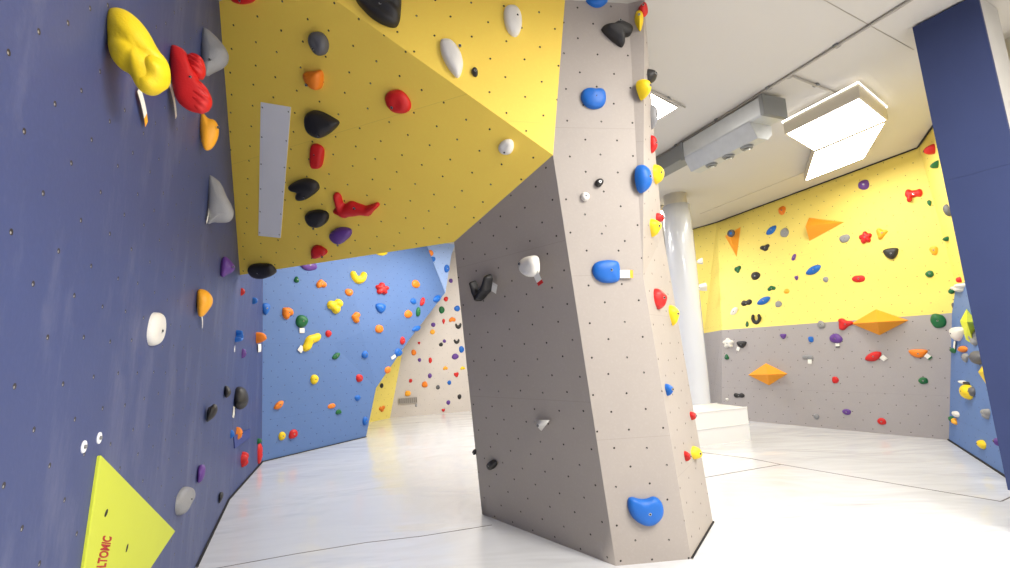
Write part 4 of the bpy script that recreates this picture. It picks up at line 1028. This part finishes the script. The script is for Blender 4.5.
# ------------------------------------------------------------------ ceiling: lights, duct, conduits
def slab_light(px, z0, th, label, name='ceiling_light', up=False, quad=None, lm=None):
    q = quad or [onz(*p, z0) for p in px]
    c = sum(q, Vector()) / len(q)
    o = empty(name, Vector((c.x, c.y, z0 + th)))
    out = [c + (p - c) * 1.05 for p in q]
    fs = [([Vector((p.x, p.y, z0 + th)) for p in out], 0, Plane(c, Z))]
    n = len(q)
    for i in range(n):
        a, b = out[i], out[(i + 1) % n]; a2, b2 = q[i], q[(i + 1) % n]
        fs.append(([a, b, b + Z * th, a + Z * th], 0)); fs.append(([a, b, b2, a2], 0, Plane(c, Z)))
    h = faces_mesh('housing', fs, [M_HOUSE], o); h.location = -o.location
    d = faces_mesh('diffuser', [([p + Z * 0.001 for p in q], 0, Plane(c, Z))], [lm or M_LAMP], o); d.location = -o.location
    if up:
        us = []
        for i in range(n):
            a, b = out[i], out[(i + 1) % n]; a, b = c + (a - c) * 1.02, c + (b - c) * 1.02
            us.append(([a + Z * (th + .004), b + Z * (th + .004), b + Z * (th + .022), a + Z * (th + .022)], 0))
        g = faces_mesh('uplight_strip', us, [M_UP], o); g.location = -o.location
    tag(o, label, 'ceiling light', 'ceiling lights')
    return o
slab_light([(787, 134), (858.8, 98.7), (885.7, 120.2), (814.4, 150.3)], 4.08, 0.15, 'bright rectangular hanging light panel with cream housing beside the steel duct', up=True)
slab_light([(815.0, 152.5), (884.2, 123.2), (863.5, 158.3), (806, 180.5)], 4.16, 0.10, 'second bright light panel tucked behind the rectangular one near the yellow wall')
slab_light([(632, 94), (650.5, 93.6), (677, 107.6), (657.5, 119.5), (632, 110)], 4.285, 0.012, 'small square recessed ceiling light beside the pillar edge')
Adir = Vector((math.sin(-0.3702), math.cos(-0.3702), 0)); Bdir = Vector((Adir.y, -Adir.x, 0))
def added_light(cx, cy, la, lb_, label):  # out-of-view lights, added only to light the walls, pillar and floor
    c = Vector((cx, cy, 4.2)); q = [c + Adir * (sa * la) + Bdir * (sb * lb_) for sa, sb in ((-1, -1), (1, -1), (1, 1), (-1, 1))]
    return slab_light(None, 4.2, 0.09, label, quad=q, lm=M_LAMP_ADDED if cy < 5 or 9 < cy < 9.4 else M_LAMP)
for (cx, cy, lb) in [(2.3, 1.2, 'added unseen rectangular ceiling light behind the photographer'), (2.7, -0.9, 'added unseen rectangular ceiling light near the side wall'), (3.5, 0.4, 'added unseen rectangular ceiling light above the open floor near the camera'),
                     (-1.9, 7.4, 'added unseen rectangular ceiling light behind the yellow overhang'), (-0.5, 9.2, 'added unseen rectangular ceiling light in front of the far grey wall'), (2.9, 9.6, 'added unseen rectangular ceiling light behind the grey pillar')]:
    added_light(cx, cy, 0.75, 0.35, lb)

# duct along the ceiling
De = onz(761, 95.5, H - 0.06); 
def ductpt(t, s, z): return De - (Adir * -t) * 1 + Bdir * s + Z * z
dx0 = De
dw = (Vector(onz(782, 101, H - .06)) - De).dot(Bdir); dw = max(0.3, min(0.5, dw))
du_ = empty('ventilation_duct', Vector((De.x, De.y, H))); tag(du_, 'long galvanised steel ventilation duct with round nozzles under the ceiling', 'ventilation duct')
LD = 1
def prism(name, prof, t0, t1, m, parent, bev=0):
    bm = bmesh.new()
    r0_ = [bm.verts.new(De + Adir * t0 + Bdir * s + Z * z - parent.location) for s, z in prof]
    r1_ = [bm.verts.new(De + Adir * t1 + Bdir * s + Z * z - parent.location) for s, z in prof]
    n = len(prof); bm.faces.new(r0_[::-1]); bm.faces.new(r1_)
    for i in range(n): bm.faces.new([r0_[i], r0_[(i + 1) % n], r1_[(i + 1) % n], r1_[i]])
    bmesh.ops.recalc_face_normals(bm, faces=bm.faces[:])
    if bev: bmesh.ops.bevel(bm, geom=bm.edges[:], offset=bev, segments=2, affect='EDGES')
    me = bpy.data.meshes.new(name); bm.to_mesh(me); bm.free(); return link(name, me, m, parent)
# length of the wide section from the photograph's span
def t_for(px, z):      # distance along the duct whose lower edge projects to px
    best = 0
    for i in range(0, 600):
        t = i * 0.02
        if proj(De + Adir * t + Z * z)[0] <= px: best = t; break
    return best
tw = t_for(684, -0.25)
prism('duct_body', [(0, 0), (dw, 0), (dw, -.20), (dw - .02, -.22), (.02, -.22), (0, -.2)], 0, tw, M_STEEL, du_, 0.004)
prism('nozzle_channel', [(0.0, -.215), (dw * 1.0, -.215), (dw * .98, -.33), (dw * .75, -.40), (dw * .28, -.40)], 0.18, tw - .02, M_STEEL, du_, 0.004)
prism('duct_extension', [(0.03, 0.02), (dw * .8, 0.02), (dw * .8, -.19), (.03, -.19)], tw, tw + 1.6, M_STEELD, du_, 0.004)
prism('end_collar', [(-.012, .012), (dw + .012, .012), (dw + .012, -.222), (-.012, -.222)], -0.02, 0.03, M_STEELD, du_, 0.004)
prism('joint_collar', [(-.015, .012), (dw + .012, .012), (dw + .012, -.24), (-.015, -.24)], tw - .03, tw + .02, M_STEELD, du_, 0.004)
for px in (746.5, 728, 711):
    t = t_for(px, -.40 ) if False else None
    best, bt = 1e9, 0
    for i in range(300):
        tt = .2 + (tw - .3) * i / 300; e = abs(proj(De + Adir * tt + Bdir * (dw * .5) + Z * -.405)[0] - px)
        if e < best: best, bt = e, tt
    p = De + Adir * bt + Bdir * (dw * .52) + Z * -.40
    nz = cyl('nozzle', p, p - Z * .025, 0.075, 0.06, M_STEELD, du_, 24)
    nz.location.z += 0
    cyl('nozzle_insert', Z * -0.02 + Vector((0, 0, 0)), Z * -0.035, 0.035, 0.02, M_BOLT, nz, 16, local=True)

def rod(name, p, q, r, m, label, z=H - .018, cat='cable conduit', group='ceiling conduits'):
    a, b = onz(*p, z), onz(*q, z)
    o = empty(name, a); cyl('pipe', a, b, r, r, m, o, 10)
    n = max(2, int((b - a).length / 0.7))
    for i in range(1, n):
        c = a.lerp(b, i / n); d = (b - a).normalized(); s = Vector((-d.y, d.x, 0))
        box('clip', c + Z * .004, d, s, Z, .02, r * 2.0, r * .9, M_STEELD, o)
    tag(o, label, cat, group); return o
M_COND = mat('conduit_grey', (168, 162, 152), .5)
rod('cable_conduit', (930, -12), (644, 166), 0.014, M_COND, 'long grey cable conduit running across the ceiling above the duct')
rod('cable_conduit', (786, 78), (793, 76), 0.012, M_COND, 'short grey conduit elbow leaving the long ceiling conduit')
rod('cable_conduit', (793, 76), (837, 94), 0.013, M_COND, 'short grey cable conduit feeding the bright hanging light')
rod('cable_conduit', (650, 89.5), (685, 107.5), 0.009, M_COND, 'thin grey conduit beside the small square recessed light')
